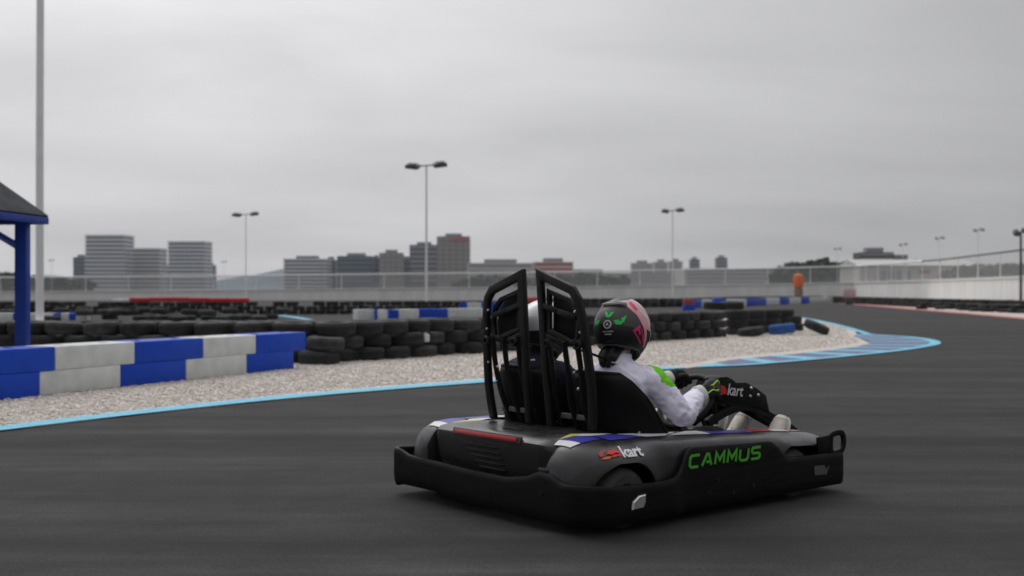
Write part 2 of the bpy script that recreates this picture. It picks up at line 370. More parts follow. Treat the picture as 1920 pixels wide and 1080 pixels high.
# ---------------------------------------------------------------- plastic barrier blocks
def barrier_mesh(L, D, H, m, name):
    mb = MB(); mb.box((0, 0, 0), (L, D, H)); return mb.data(name, m, bevel=.012, bseg=3)
def near_barrier():
    A, B = gr(0, 752), gr(552, 692); d = (B - A); L0 = d.length; d.normalize(); ang = math.atan2(d.y, d.x); nrm = Vector((-d.y, d.x, 0))
    if nrm.y < 0: nrm = -nrm
    def par(px, z):                        # distance along the face where the picture column px meets it
        r = Vector(((px - 960) / F, 1.0)); 
        det = r.x * (-d.y) - (-d.x) * r.y
        t = (A.x * (-d.y) - (-d.x) * A.y) / det; return (Vector((r.x * t, r.y * t, 0)) - A).dot(d)
    up = [(-190, 'b'), (103, 'w'), (254, 'b'), (381, 'w'), (481, 'b'), (574, None)]
    lo = [(-260, 'b'), (75, 'w'), (227, 'b'), (349, 'w'), (463, 'b'), (551, None)]
    names = {('u', 0): 'upper blue plastic barrier block cut by the left picture edge', ('u', 1): 'upper white plastic barrier block nearest the blue canopy post',
             ('u', 2): 'upper blue plastic barrier block between two upper white ones', ('u', 3): 'smaller-looking upper white barrier block next to the end block',
             ('u', 4): 'upper blue barrier block at the end overhanging toward the tyres', ('l', 0): 'lower blue barrier block on the gravel at the left picture edge',
             ('l', 1): 'lower white barrier block on the gravel nearest the left edge', ('l', 2): 'lower blue barrier block on the gravel between two lower white ones',
             ('l', 3): 'lower white barrier block on the gravel second from the end', ('l', 4): 'lower blue barrier block on the gravel at the end by the tyres'}
    H = .252
    for row, seq, z in (('l', lo, .01), ('u', up, .262)):
        for i in range(5):
            s0, s1 = par(seq[i][0], z), par(seq[i + 1][0], z); L = s1 - s0 - .012
            dd = .46
            p = A + d * ((s0 + s1) / 2) + nrm * (dd / 2 + random.uniform(-.004, .004))
            c = seq[i][1]; m = M_BLUEPL if c == 'b' else M_WHITEPL
            root = thing('barrier_block', names[(row, i)], 'barrier', (p.x, p.y, z), 'blue and white barrier blocks on the gravel')
            root.rotation_euler = (0, 0, ang + random.uniform(-.008, .008))
            link_mesh('body', barrier_mesh(L, dd, H, m, 'barrier_body'), root, (0, 0, H / 2))
            for sx in (-.28, .28):
                mb = MB(); mb.lathe([(.05, H), (.05, H + .006), (.035, H + .008), (.03, H + .003), (0, H + .003)], (sx * L, 0, 0), seg=14)
                link_mesh('fill_cap', mb.data('fill_cap', m), root)
near_barrier()
def far_barrier(pts, Y0s, cols, H, base, lab, group, D=.45):
    """a row of far blocks: pts = picture columns of the joints, Y0s = depth at each joint"""
    for i, c in enumerate(cols):
        a = at(pts[i], HY, Y0s[i]); b = at(pts[i + 1], HY, Y0s[i + 1]); d = b - a; L = d.length
        mid = (a + b) / 2
        root = thing('barrier_block', lab(i, c), 'barrier', (mid.x, mid.y, base), group); root.rotation_euler = (0, 0, math.atan2(d.y, d.x))
        m = {'b': M_BLUEPL, 'w': M_WHITEPL}[c]
        link_mesh('body', barrier_mesh(L - .01, D, H, m, 'barrier_body'), root, (0, D / 2, H / 2))
        mb = MB(); mb.lathe([(.06, H), (.06, H + .01), (0, H + .01)], (0, D / 2, 0), seg=12); link_mesh('fill_cap', mb.data('fill_cap', m), root)
cn = {'b': 'blue', 'w': 'white'}
ORD = ['first', 'second', 'third', 'fourth', 'fifth', 'sixth', 'seventh', 'eighth', 'ninth', 'tenth', 'eleventh']
far_barrier([672, 702, 727, 786, 840, 908], [37.5, 37.8, 37.2, 38.5, 39.4, 40.5], 'wbwbw', .50, .0, lambda i, c: '%s low barrier block, %s from the left in the row behind the tyre wall' % (cn[c], ORD[i]), 'barrier row behind the tyre wall')
far_barrier([862, 876, 903, 945], [48, 48, 48.4, 49], 'bwb', .62, .0, lambda i, c: ['small blue barrier block showing left of the left headrest frame', 'white far barrier block showing left of the left headrest frame', 'far blue barrier block seen through the left headrest frame'][i], 'barrier row behind the tyre wall, farther part')
far_barrier([-60, 24, 36, 100, 114, 129, 142, 163], [42] * 8, 'wbwbwbw', .30, .0, lambda i, c: '%s low barrier block, %s from the left beyond the tyres near the canopy post' % (cn[c], ORD[i]), 'low barrier row beyond the canopy post')
far_barrier([1296, 1316, 1343, 1362, 1400, 1437, 1462, 1480, 1502, 1518, 1562], [74, 76, 78, 80, 84, 90, 95, 98, 101, 104, 108], 'bwbwbwbwbw', .56, .0, lambda i, c: '%s far barrier block, %s from the left, right of the pink helmet' % (cn[c], ORD[i]), 'far barrier row by the bend')

# ---------------------------------------------------------------- tyres
def tyre_mesh(ro, w, m, name):
    h = w / 2; ri = ro * .56
    prof = [(ri, -h * .78), (ri + .02, -h * .95), (ro * .80, -h), (ro * .93, -h * .88), (ro * .985, -h * .62), (ro, -h * .50), (ro, -h * .22), (ro - .012, -h * .2), (ro - .012, -h * .12), (ro, -h * .1),
            (ro, h * .1), (ro - .012, h * .12), (ro - .012, h * .2), (ro, h * .22), (ro, h * .5), (ro * .985, h * .62), (ro * .93, h * .88), (ro * .80, h), (ri + .02, h * .95), (ri, h * .78), (ri + .03, h * .4), (ri + .03, -h * .4)]
    mb = MB(); mb.lathe(prof, (0, 0, 0), seg=20, closed=True); return mb.data(name, m)
TM = [tyre_mesh(.30, .20, M_TYRE[0], 'tyre'), tyre_mesh(.315, .215, M_TYRE[1], 'tyre'), tyre_mesh(.29, .195, M_TYRE[2], 'tyre'), tyre_mesh(.305, .21, M_TYRE[0], 'tyre')]
TH = [.20, .215, .195, .21]
tyre_count = [0]; stuff_tyres = []
def put_tyre(x, y, z, label, group, rot=None, me=None, k=None, stuff=False):
    k = random.randrange(4) if k is None else k
    rot = rot or (random.uniform(-.05, .05), random.uniform(-.05, .05), random.random() * 6.3)
    if stuff: stuff_tyres.append((k, (x, y, z), rot)); return
    sc_ = random.uniform(.93, 1.05); o = link_mesh('tyre', me or TM[k], None, (x, y, z), rot, (sc_, sc_, 1)); tag(o, label, 'tyre', group); tyre_count[0] += 1; return o
def along(pts, step):
    P = [Vector((p[0], p[1], 0)) for p in pts]; out = []; rem = 0
    for a, b in zip(P, P[1:]):
        L = (b - a).length; d = (b - a) / L; s = rem
        while s < L: out.append((a + d * s, Vector((-d.y, d.x, 0)))); s += step
        rem = s - L
    return out
ROWA = [(-8.9, 18.35), (-3.3, 17.75), (-2.55, 18.0), (-.57, 20.6), (3.16, 25.4), (5.2, 27.9)]
LAY = [('black tyre in the bottom course of the near tyre wall behind the gravel', 'bottom course of the near tyre wall'), ('black tyre in the middle course of the near tyre wall behind the gravel', 'middle course of the near tyre wall'), ('black tyre in the top course of the near tyre wall behind the gravel', 'top course of the near tyre wall')]
CNT = {}; ORDN = ['first', 'second', 'third', 'fourth', 'fifth', 'sixth', 'seventh', 'eighth', 'ninth', 'tenth', 'eleventh', 'twelfth', 'thirteenth', 'fourteenth', 'fifteenth', 'sixteenth']
ZONE = ['left of the blue canopy post', 'above the near barrier', 'between barrier and headrest frames', 'behind the headrest frames', 'right of the pink helmet']
for lay in range(3):
    st = along(ROWA, .615)
    for i, (p, n) in enumerate(st):
        off = n * random.uniform(-.06, .06) + Vector((random.uniform(-.05, .05), 0, 0)) + (Vector((st[min(i + 1, len(st) - 1)][0] - p)) * (.5 if lay == 1 else 0))
        q = p + off; px = 960 + F * q.x / q.y
        zone = 0 if px < 45 else 1 if px < 545 else 2 if px < 905 else 3 if px < 1115 else 4
        key = (lay, zone); CNT[key] = CNT.get(key, 0) + 1
        put_tyre(q.x, q.y, .105 + lay * .207, 'black tyre, %s from left in the %s course, %s' % (ORDN[CNT[key] - 1], ('bottom', 'middle', 'top')[lay], ZONE[zone]), LAY[lay][1], k=random.randrange(4), stuff=(px < -40 or (lay == 0 and px < 545)))
        q2 = p + n * .61 + Vector((random.uniform(-.1, .1), random.uniform(-.05, .05), 0))
        put_tyre(q2.x, q2.y, .105 + lay * .207, 'black tyre in the back row of the near tyre wall, top course', 'back row of the near tyre wall', stuff=(lay < 2))
# right end of the near wall: extra heaps, a blue tyre and a fallen one
for i, p in enumerate([(5.65, 28.6), (6.2, 29.3), (6.75, 30.0), (7.25, 30.8), (7.7, 31.6)]):
    for lay in range(3 if i < 4 else 2):
        put_tyre(p[0] + random.uniform(-.05, .05), p[1] + .12 + random.uniform(-.05, .05), .105 + lay * .207, 'black tyre, %s course, %s stack of the heap ending the near tyre wall at right' % (('bottom', 'middle', 'top')[lay], ORDN[i]), 'tyres heaped at the right end of the near tyre wall')
for i, p in enumerate([(5.15, 28.9), (5.75, 29.8)]):
    put_tyre(p[0], p[1] + .2, .105 + 3 * .207, 'black tyre standing proud on top of the near tyre wall, %s one' % ('left', 'right')[i], 'tyres standing proud on top of the near wall')
put_tyre(5.75, 27.6, .12, 'black tyre leaning on the gravel left of the blue tyre', 'tyre leaning by the blue tyre', rot=(R(-3), R(-7), .4), k=1)
put_tyre(*gr(1466, 628)[:2], .15, 'bright blue painted tyre lying on the gravel', None, rot=(R(-4), R(-5), .2), me=tyre_mesh(.33, .25, M_BTYRE, 'tyre'), k=1)
q = gr(1531, 628); put_tyre(q.x, q.y, .20, 'black tyre tipped up on the gravel at the far right end of the wall', None, rot=(R(8), R(22), 0), k=1)
q = gr(598, 683); 
for lay in range(2): put_tyre(q.x + lay * .1, q.y, .105 + lay * .207, ('lower', 'upper')[lay] + ' black tyre of the pair just past the end of the barrier', 'tyres at the end of the barrier', k=1 + lay)
q = gr(650, 676); put_tyre(q.x, q.y, .105, 'single black tyre in front of the near tyre wall right of the barrier end', 'tyres at the end of the barrier', k=0)
# middle-distance walls
def FZ(q):
    px = 960 + F * q.x / q.y; return 'left of the red beam' if px < 240 else 'under the red beam' if px < 470 else 'between beam and light pole' if px < 800 else 'right of light pole'
ROWD = [(-26, 55), (-17, 53.5), (-9, 55), (-2.5, 57), (2.5, 60)]
for lay in range(3):
    for i, (p, n) in enumerate(along(ROWD, .63)):
        if lay == 2 and random.random() < .25: continue
        q = p + n * random.uniform(-.08, .08)
        put_tyre(q.x + (.3 if lay == 1 else 0), q.y, .105 + lay * .207, 'black tyre in the %s course of the far tyre wall, %s' % (('bottom', 'middle', 'top')[lay], FZ(q)), 'far tyre wall, %s course' % ('bottom', 'middle', 'top')[lay], stuff=(tyre_count[0] > 300))
for i in range(60):
    a = random.random(); x = -19.5 + 11 * a; y = 41 + 7 * random.random()
    put_tyre(x, y, .105 + (.207 if random.random() < .35 else 0), '', '', stuff=True)
for lay in range(3):
    for p, n in along([(31, 112), (27.5, 75), (27.2, 60), (25, 46)], .64): put_tyre(p.x + random.uniform(-.1, .1), p.y, .105 + lay * .207, '', '', stuff=True)
    for p, n in along([(2.5, 74), (12, 78), (20, 100), (31, 114)], .66): put_tyre(p.x, p.y + random.uniform(-.15, .15) + 1.6, .105 + lay * .207, '', '', stuff=True)
    for p, n in along([(-60, 62), (-26, 58)], .66): put_tyre(p.x, p.y + random.uniform(-.15, .15), .105 + lay * .207, '', '', stuff=True)
for i in range(60):
    p = gr(random.uniform(1760, 2000), 584); put_tyre(26 + random.uniform(-1.2, .6), random.uniform(52, 72), .105 + random.choice((0, 0, .207)), '', '', stuff=True)
def stuff_wall():
    mb = MB(); src = [(m, [tuple(v.co) for v in m.vertices], [tuple(p.vertices) for p in m.polygons]) for m in TM]
    from mathutils import Euler
    for k, loc, rot in stuff_tyres:
        M = Matrix.Translation(loc) @ Euler(rot).to_matrix().to_4x4(); mb.cur = k % 3
        mb.add([M @ Vector(v) for v in src[k][1]], src[k][2])
    o = mb.build('tyre_heap', M_TYRE, merge=False)
    tag(o, 'distant mass of black tyres lining the far track edges', 'tyres', kind='stuff')
stuff_wall()

# small odd things on and between the tyres
def red_beam():
    a, b = at(246, 578, 52.2), at(466, 577, 52.2)
    root = thing('padded_beam', 'long bright red padded beam lying on the far tyre wall', 'beam', ((a.x + b.x) / 2, 52.2, .62))
    mb = MB(); n = 6
    for i in range(n):
        p = a + (b - a) * ((i + .5) / n); mb = MB(); mb.box((p.x, 52.2 + random.uniform(-.03, .03), .71 + .02 * math.sin(i)), ((b.x - a.x) / n - .02, .55, .20)); mb.build('pad', M_RED, root, bevel=.03)
    mb = MB(); mb.box((a.x - .4, 52.2, .68), (.8, .5, .14)); mb.build('pad', M_WHITEPL, root, bevel=.03)['label'] = 'pale end pad'
red_beam()
def canister():
    p = at(796, 633, 19.15)
    root = thing('canister', 'small white canister wedged in the near tyre wall', 'canister', (p.x, p.y, p.z - .07))
    mb = MB(); mb.lathe([(0, -.075), (.075, -.07), (.085, -.05), (.085, .04), (.06, .065), (.03, .075), (0, .075)], p, seg=16); mb.build('body', M_WHITEPL, root)
    mb = MB(); mb.lathe([(.03, .076), (.032, .1), (0, .102)], p, seg=12); mb.build('cap', M_SYEL, root)
canister()
def drum():
    p = at(996, 566, 61); z0 = .0
    root = thing('drum', 'red drum on the far track seen between the headrest frames', 'drum', (p.x, p.y, 0))
    mb = MB(); mb.lathe([(0, 0), (.52, 0), (.52, .3), (.54, .32), (.52, .34), (.52, .62), (.54, .64), (.52, .66), (.50, .78), (0, .80)], (p.x, p.y, 0), seg=24); mb.build('body', M_RED, root)
drum()
def orange_figure():
    p = at(1497, 553, 118); x, y = p.x, p.y
    root = thing('marker_post', 'tall orange marker with yellow foot in front of the far parapet', 'marker', (x, y, .0))
    mb = MB(); mb.lathe([(0, 1.55), (.46, 1.55), (.50, 1.62), (.50, 2.62), (.44, 2.78), (.30, 2.86), (0, 2.88)], (x, y, 0), seg=18); mb.build('top', mat('orange_plastic', (.72, .15, .04), .55, .4), root)
    mb = MB(); mb.lathe([(0, .5), (.42, .5), (.46, 1.1), (.40, 1.6), (0, 1.6)], (x, y, 0), seg=18); mb.build('body', mat('brown_grey_plastic', (.22, .15, .11), .6, .3), root)
    mb = MB(); mb.lathe([(0, 0), (.62, 0), (.62, .3), (.5, .5), (0, .5)], (x, y, 0), seg=18); mb.build('foot', mat('amber_plastic', (.62, .34, .04), .55, .4), root)
orange_figure()
def marker_box():
    p = gr(1592, 571); x, y = p.x, p.y
    root = thing('marker_board', 'small pale board on a dark foot beside the far bend', 'marker', (x, y, 0))
    mb = MB(); mb.box((x, y, .95), (1.0, .35, .75)); mb.build('board', mat('pale_pink_board', (.50, .42, .41), .7, .3), root, bevel=.04)
    mb = MB(); mb.box((x, y, .30), (.6, .30, .58)); mb.build('foot', M_DARKMETAL, root, bevel=.03)
marker_box()
def blue_drum_red():
    p = at(1291, 568, 62)
    root = thing('stacked_pads', 'red pad on a blue block right of the pink helmet', 'pads', (p.x, p.y, 0))
    mb = MB(); mb.box((p.x, p.y, .17), (.62, .5, .34)); mb.build('base', M_BLUEPL, root, bevel=.03)
    mb = MB(); mb.box((p.x, p.y, .52), (.55, .5, .34)); mb.build('pad', mat('dull_red_pad', (.32, .07, .08), .6, .3), root, bevel=.03)
    p = at(1347, 570, 31.6)
    root = thing('barrier_block', 'single blue block standing at the back of the near tyre wall', 'barrier', (p.x, p.y, .63))
    mb = MB(); mb.box((p.x, p.y, .765), (.34, .4, .27)); mb.build('body', M_BLUEPL, root, bevel=.03)
blue_drum_red()

# ---------------------------------------------------------------- far parapet with mesh fence
def fence_mat():
    m = bpy.data.materials.new('fence_mesh'); m.use_nodes = True; N = m.node_tree.nodes; L = m.node_tree.links; N.clear()
    o = N.new('ShaderNodeOutputMaterial'); t = N.new('ShaderNodeBsdfTransparent'); d = N.new('ShaderNodeBsdfDiffuse'); d.inputs[0].default_value = (.55, .55, .555, 1)
    x = N.new('ShaderNodeMixShader'); x.inputs[0].default_value = .34; L.new(t.outputs[0], x.inputs[1]); L.new(d.outputs[0], x.inputs[2]); L.new(x.outputs[0], o.inputs[0]); return m
M_MESH = fence_mat()
def parapet():
    # (column, depth, row of wall top, row of fence top)
    S = [(-160, 140, 551, 521), (0, 140, 549.5, 520), (480, 140, 545.5, 516.5), (960, 140, 541, 511), (1440, 140, 535, 503), (1600, 138, 531.5, 499), (1760, 104, 527, 487), (1920, 80, 521.5, 467.5), (2100, 63, 515, 445)]
    T = [(at(c, a, Y), at(c, b, Y)) for c, Y, a, b in S]
    w = thing('parapet_wall', 'long grey concrete parapet wall closing off the far side of the track', 'wall', (0, 140, 0))
    f = thing('mesh_fence', 'tall see-through mesh fence on top of the far parapet wall', 'fence', (0, 140, 1))
    for (a0, b0), (a1, b1) in zip(T, T[1:]):
        L = (Vector((a1.x, a1.y)) - Vector((a0.x, a0.y))).length; n = max(1, round(L / 5.5)); dr = (a1 - a0); nn = Vector((-dr.y, dr.x, 0)).normalized() * .3
        for i in range(n):
            p, q = a0 + dr * (i / n), a0 + dr * ((i + 1) / n)
            e = (q - p).normalized() * .012
            mb = MB(); mb.prism([(p.x + e.x, p.y + e.y, 0), (q.x - e.x, q.y - e.y, 0), q - e, p + e], nn); mb.build('wall_panel', M_WALL, w, smooth=False)
            up = Vector((0, 0, .16)); o = -nn * .3
            mb = MB(); mb.prism([p + o + Vector((0, 0, .003)), q + o + Vector((0, 0, .003)), q + o + up, p + o + up], nn * 1.6); mb.build('coping', M_COPING, w, smooth=False)
            t0, t1 = b0 + (b1 - b0) * (i / n), b0 + (b1 - b0) * ((i + 1) / n)
            c = nn * .5
            mb = MB(); mb.tube([p + c + up, t0 + c], .04, 6); mb.build('post', M_POLE, f)
            mb = MB(); mb.tube([t0 + c, t1 + c], .07, 6); mb.build('top_rail', M_POLE if p.y > 115 else M_DARKMETAL, f)
            mb = MB(); mb.add([p + c + up, q + c + up, t1 + c, t0 + c], [(0, 1, 2, 3)]); mb.build('mesh_panel', M_MESH, f, smooth=False)
parapet()

# ---------------------------------------------------------------- floodlight poles
def flood_pole(px, toppy, Y, label, heads=2, r=.16, group='floodlight poles', tint=None, hw=.95, head=None):
    x = (px - 960) / F * Y; z = CAMZ - (toppy - HY) / F * Y; m = tint or M_POLE
    root = thing('floodlight_pole', label, 'light pole', (x, Y, 0), group)
    mb = MB(); mb.tube([(x, Y, 0), (x, Y, z * .5), (x, Y, z)], [r, r * .85, r * .65], 12); mb.build('pole', m, root)
    mb = MB(); mb.box((x, Y, .02), (r * 4, r * 4, .04)); mb.build('base_plate', m, root)
    if heads:
        mb = MB(); mb.tube([(x - hw, Y, z), (x + hw, Y, z + .12)], .05, 6); mb.build('cross_arm', head or M_DARKMETAL, root)
        for s in (-1, 1):
            mb = MB(); mb.box((0, 0, 0), (.95, .7, .20)); mb.box((0, 0, .12), (.6, .45, .10))
            h = link_mesh('lamp_head', mb.data('lamp_head', head or M_DARKMETAL, bevel=.02), root, (s * hw, -.1, z + .06 * s + .05), (R(18), R(-8 * s), R(12 * s)), (hw, 1, 1.3))
flood_pole(799.5, 312, 80, 'tall pale floodlight pole with two dark lamps above the left headrest frame', r=.09)
flood_pole(461, 403, 130, 'slender distant floodlight pole between the banded towers and the hill', r=.07, hw=1.0)
flood_pole(1261, 396, 125, 'distant floodlight pole with two dark lamps right of the pink helmet', r=.075, hw=.8)
flood_pole(1914, 437, 76, 'dark lamp pole at the right picture edge', r=.10, tint=M_DARKMETAL, hw=.35)
for i, (px, py, lab) in enumerate([(97, 488, 'faint far floodlight pole just left of the banded towers'), (421, 491, 'faint far floodlight pole just right of the banded towers'), (1570, 467, 'faint far floodlight pole left of the dark block on the right'), (1693, 459, 'faint far floodlight pole just right of the dark block'), (1761, 447, 'faint far floodlight pole second from the right edge group'), (1834, 432, 'highest-reaching faint far floodlight pole at the right')]):
    flood_pole(px, py, 8.7 * F / (HY - py), lab, r=.06, hw=.5, head=mat('haze_faded_metal', (.34, .34, .36), .6, .3))  # far heads get a paler colour that stands for fading in haze
def left_pole():
    Y = 40; x = (74.5 - 960) / F * Y
    root = thing('lamp_mast', 'thick pale mast rising out of the picture behind the blue canopy post', 'mast', (x, Y, 0))
    mb = MB(); mb.tube([(x, Y, .03), (x, Y, 6), (x + .04, Y, 16)], [.135, .13, .12], 20); mb.build('pole', mat('white_grey_mast', (.88, .88, .90), .45, .4, var=.05, scale=2), root)
    mb = MB(); mb.box((x, Y, .015), (.8, .8, .03)); mb.build('base_plate', M_POLE, root, bevel=.008)
    mb = MB(); mb.tube([(x - 1.2, Y, 16), (x + 1.2, Y, 16)], .06, 8); mb.build('cross_arm', M_DARKMETAL, root)
    for s in (-1, 1):
        mb = MB(); mb.box((x + s * 1.1, Y - .1, 16.15), (.8, .6, .2)); mb.build('lamp_head', M_DARKMETAL, root, bevel=.02)
left_pole()

# ---------------------------------------------------------------- canopy at the left
def canopy():
    root = thing('canopy', 'dark grey pitched canopy on blue steel posts at the left picture edge', 'canopy', (-7.9, 13.4, 0))
    ex, ey = -6.06, 14.95; z0 = 2.06; W, D = 3.6, 3.0
    c4 = [Vector((ex, ey, z0)), Vector((ex - W, ey + .4, z0)), Vector((ex - W - .35, ey + .4 - D, z0)), Vector((ex - .35, ey - D, z0))]
    apex = Vector((ex - W / 2 - .2, ey - D / 2 + .2, 3.75))
    for i in range(4):
        a, b = c4[i], c4[(i + 1) % 4]; n = (b - a).cross(apex - a).normalized()
        mb = MB(); mb.prism([a, b, apex], n * .03); mb.build('roof_panel', M_ROOF, root, smooth=False)
    for i in range(4):
        a, b = c4[i], c4[(i + 1) % 4]; cc = (a + b) / 2; d = b - a
        mb = MB(); mb.strip([a + Vector((0, 0, -.045)), b + Vector((0, 0, -.045))], .09, .05, (d.y, -d.x, 0)); mb.build('fascia_beam', M_BLUEMETAL, root, bevel=.006)
    ctr = sum(c4, Vector()) / 4
    for c in c4:
        p = c + (ctr - c).normalized() * .30; p.z = 0
        mb = MB(); mb.box((p.x, p.y, 1.0), (.15, .15, 1.99)); mb.build('post', M_BLUEMETAL, root, bevel=.012)
        mb = MB(); mb.box((p.x, p.y, .012), (.3, .3, .024)); mb.build('foot_plate', M_BLUEMETAL, root)
        q = p + (ctr - p) * .28
        mb = MB(); mb.tube([(p.x, p.y, 1.66), (q.x, q.y, 2.0)], .035, 8); mb.build('brace', M_BLUEMETAL, root)
    p = c4[0] + (ctr - c4[0]).normalized() * .30
    mb = MB(); mb.tube([(p.x, p.y, 1.64), (p.x - .62, p.y + .07, 2.0)], .045, 8); mb.build('brace', M_BLUEMETAL, root)
canopy()

# ---------------------------------------------------------------- city beyond
def bcol(name, c, rough=.6): return mat('facade_' + name, c, rough, .3, var=.06, scale=.05)
B_GLASS = bcol('blue_glass', (.085, .12, .17), .35); B_DARKG = bcol('dark_glass', (.022, .045, .078), .35); B_WHITE = bcol('white_band', (.64, .64, .66))
B_BROWN = bcol('brown', (.20, .175, .165)); B_GREY = bcol('grey', (.25, .25, .265)); B_PALE = bcol('pale', (.50, .48, .465)); B_DARK = bcol('dark', (.045, .04, .05)); B_ROOFG = bcol('roof', (.3, .3, .3))
B_SIGN = bcol('red_sign', (.40, .06, .06))
def tower(px0, px1, pytop, Y, core, band, label, nb=None, style='bands', base_row=560, sign=False, depth=None, name='tower_block', roofbox=True):
    a = at(px0, pytop, Y); b = at(px1, pytop, Y); W = b.x - a.x; H = a.z; D = depth or W * .8; cx = (a.x + b.x) / 2; cy = Y + D / 2
    root = thing(name, label, 'building', (cx, Y, 0))
    mb = MB(); mb.box((cx, cy, H / 2), (W, D, H)); mb.build('wall', core, root, smooth=False)
    fl = nb or max(2, round(H / 3.4)); fh = H / fl
    if style == 'bands':
        for i in range(fl):
            z = (i + .78) * fh
            mb = MB(); mb.box((cx, cy, z), (W + 1.6, D + 1.6, fh * .42)); mb.build('floor_band', band, root, smooth=False)
    else:
        nx = max(2, round(W / 4.2)); ww = W / nx
        me = None
        for i in range(fl):
            z = (i + .55) * fh
            if z < H * .25: continue
            if style == 'ribbon':
                mb = MB(); mb.box((cx, Y - .06, z), (W * .94, .2, fh * .5)); mb.build('window_band', band, root, smooth=False)
            else:
                for j in range(nx):
                    if me is None:
                        mb = MB(); mb.box((0, 0, 0), (ww * .62, .3, fh * .52)); me = mb.data('window', band, smooth=False)
                    link_mesh('window', me, root, (a.x + (j + .5) * ww - cx, -.05, z))
    if roofbox:
        mb = MB(); mb.box((cx, cy, H + 1.1), (W * .5, D * .5, 2.2)); mb.build('roof_plant', B_GREY, root, smooth=False)
    if sign:
        mb = MB(); mb.box((cx + W * .18, Y - .5, H - 2.2), (W * .5, .4, 2.4)); mb.build('sign_band', B_SIGN, root, smooth=False)
    return root
tower(137, 163, 482, 960, B_GLASS, B_DARKG, 'low blue-grey block at the left foot of the tallest banded tower', style='ribbon')
tower(161, 232, 440, 900, B_GLASS, B_WHITE, 'tallest white-banded tower, leftmost of the banded three', nb=14, roofbox=False)
tower(236, 298, 465, 930, mat('facade_violet_glass', (.12, .12, .15), .4, .3), B_WHITE, 'white-banded tower in the middle of the three on the left', nb=11, roofbox=False)
tower(316, 383, 452, 900, B_GLASS, B_WHITE, 'white-banded tower rightmost of the three on the left', nb=13, roofbox=False)
tower(383, 402, 497, 950, B_GREY, B_DARKG, 'narrow low block at the right foot of the banded towers', style='ribbon')
tower(298, 318, 500, 990, B_GREY, B_DARKG, 'low grey infill block between the two right banded towers', style='ribbon')
tower(533, 610, 485, 800, B_GLASS, B_WHITE, 'broad white-banded office block right of the distant hill', nb=9)
tower(609, 630, 487, 830, B_DARKG, B_GLASS, 'narrow dark block beside the broad white-banded office', style='ribbon')
tower(632, 698, 480, 800, B_DARKG, B_GLASS, 'dark blue glass block left of the brown one', style='ribbon')
tower(697, 713, 484, 820, B_GLASS, B_DARKG, 'slim light blue glass block beside the dark glass one', style='ribbon')
tower(711, 754, 474, 780, B_BROWN, B_GREY, 'medium brown block left of the light pole', style='windows')
tower(750, 772, 486, 850, B_DARKG, B_GLASS, 'dark slim block behind the brown one', style='ribbon')
tower(768, 820, 459, 840, B_DARKG, B_GREY, 'tall dark block right behind the light pole', style='ribbon')
tower(819, 880, 443, 800, B_BROWN, B_GREY, 'tallest brown tower with red sign right of the light pole', style='windows', sign=True)
tower(876, 1000, 493, 620, B_PALE, B_GREY, 'low pale hall right of the tallest brown tower', style='ribbon', nb=5, name='low_building')
tower(1000, 1075, 491, 640, B_PALE, B_SIGN, 'low pale hall with red stripes behind the headrest frames', style='ribbon', nb=6, name='low_building')
tower(1075, 1130, 505, 660, B_GREY, B_PALE, 'low grey hall left behind the pink helmet', style='ribbon', nb=4, name='low_building', roofbox=False)
tower(1186, 1224, 493, 1000, B_GREY, B_PALE, 'left pale slab of the hazy trio right of the pink helmet', nb=12)
tower(1228, 1252, 491, 1020, B_GREY, B_PALE, 'middle pale slab of the hazy trio right of the pink helmet', nb=12)
tower(1256, 1279, 490, 1000, B_GREY, B_PALE, 'right pale slab of the hazy trio right of the pink helmet', nb=12)
tower(1294, 1312, 486, 1100, B_GREY, B_DARKG, 'slim grey tower second from the right of the hazy ones', style='ribbon')
tower(1343, 1364, 483, 1100, B_GREY, B_DARKG, 'slim grey tower left of the wooded rise', style='ribbon')
tower(1130, 1280, 512, 700, B_PALE, B_GREY, 'long low banded hall behind the fence right of the pink helmet', style='ribbon', nb=6, name='low_building', roofbox=False)
tower(1284, 1456, 503, 640, B_PALE, B_GREY, 'long low white hall behind the fence left of the orange marker', style='ribbon', nb=6, name='low_building', roofbox=False)
tower(1614, 1676, 473, 520, B_DARK, B_GREY, 'dark slab block on the right above the pale shed', style='ribbon', nb=9)
tower(1676, 1702, 478, 530, B_DARK, B_GREY, 'lower right wing of the dark slab block', style='ribbon', nb=8, roofbox=False)
def shed():
    Y = 260; a, b = at(1612, 498, Y), at(1832, 496, Y); W = b.x - a.x; cx = (a.x + b.x) / 2; H = a.z
    root = thing('shed', 'long pale shed behind the fence at the right', 'building', (cx, Y, 0))
    mb = MB(); mb.box((cx, Y + 8, H / 2), (W, 16, H)); mb.build('wall', mat('shed_wall', (.50, .475, .44), .8, .2, var=.05, scale=.2), root, smooth=False)
    mb = MB(); mb.prism([(a.x - .5, Y - .6, H), (a.x - .5, Y + 16.6, H), (a.x - .5, Y + 8, H + 1.6)], (W + 1, 0, 0)); mb.build('roof', mat('shed_roof', (.5, .49, .47), .7, .3), root, smooth=False)
    for u in (.2, .27, .34, .41):
        mb = MB(); mb.box((a.x + W * u, Y - .05, H * .62), (W * .05, .2, H * .42)); mb.build('window', B_GREY, root, smooth=False)
    for u, m in ((.55, B_SIGN), (.72, B_PALE), (.85, B_GREY)):
        mb = MB(); mb.box((a.x + W * u, Y - .05, H * .80), (W * .09, .2, H * .10)); mb.build('sign_band', m, root, smooth=False)
shed()
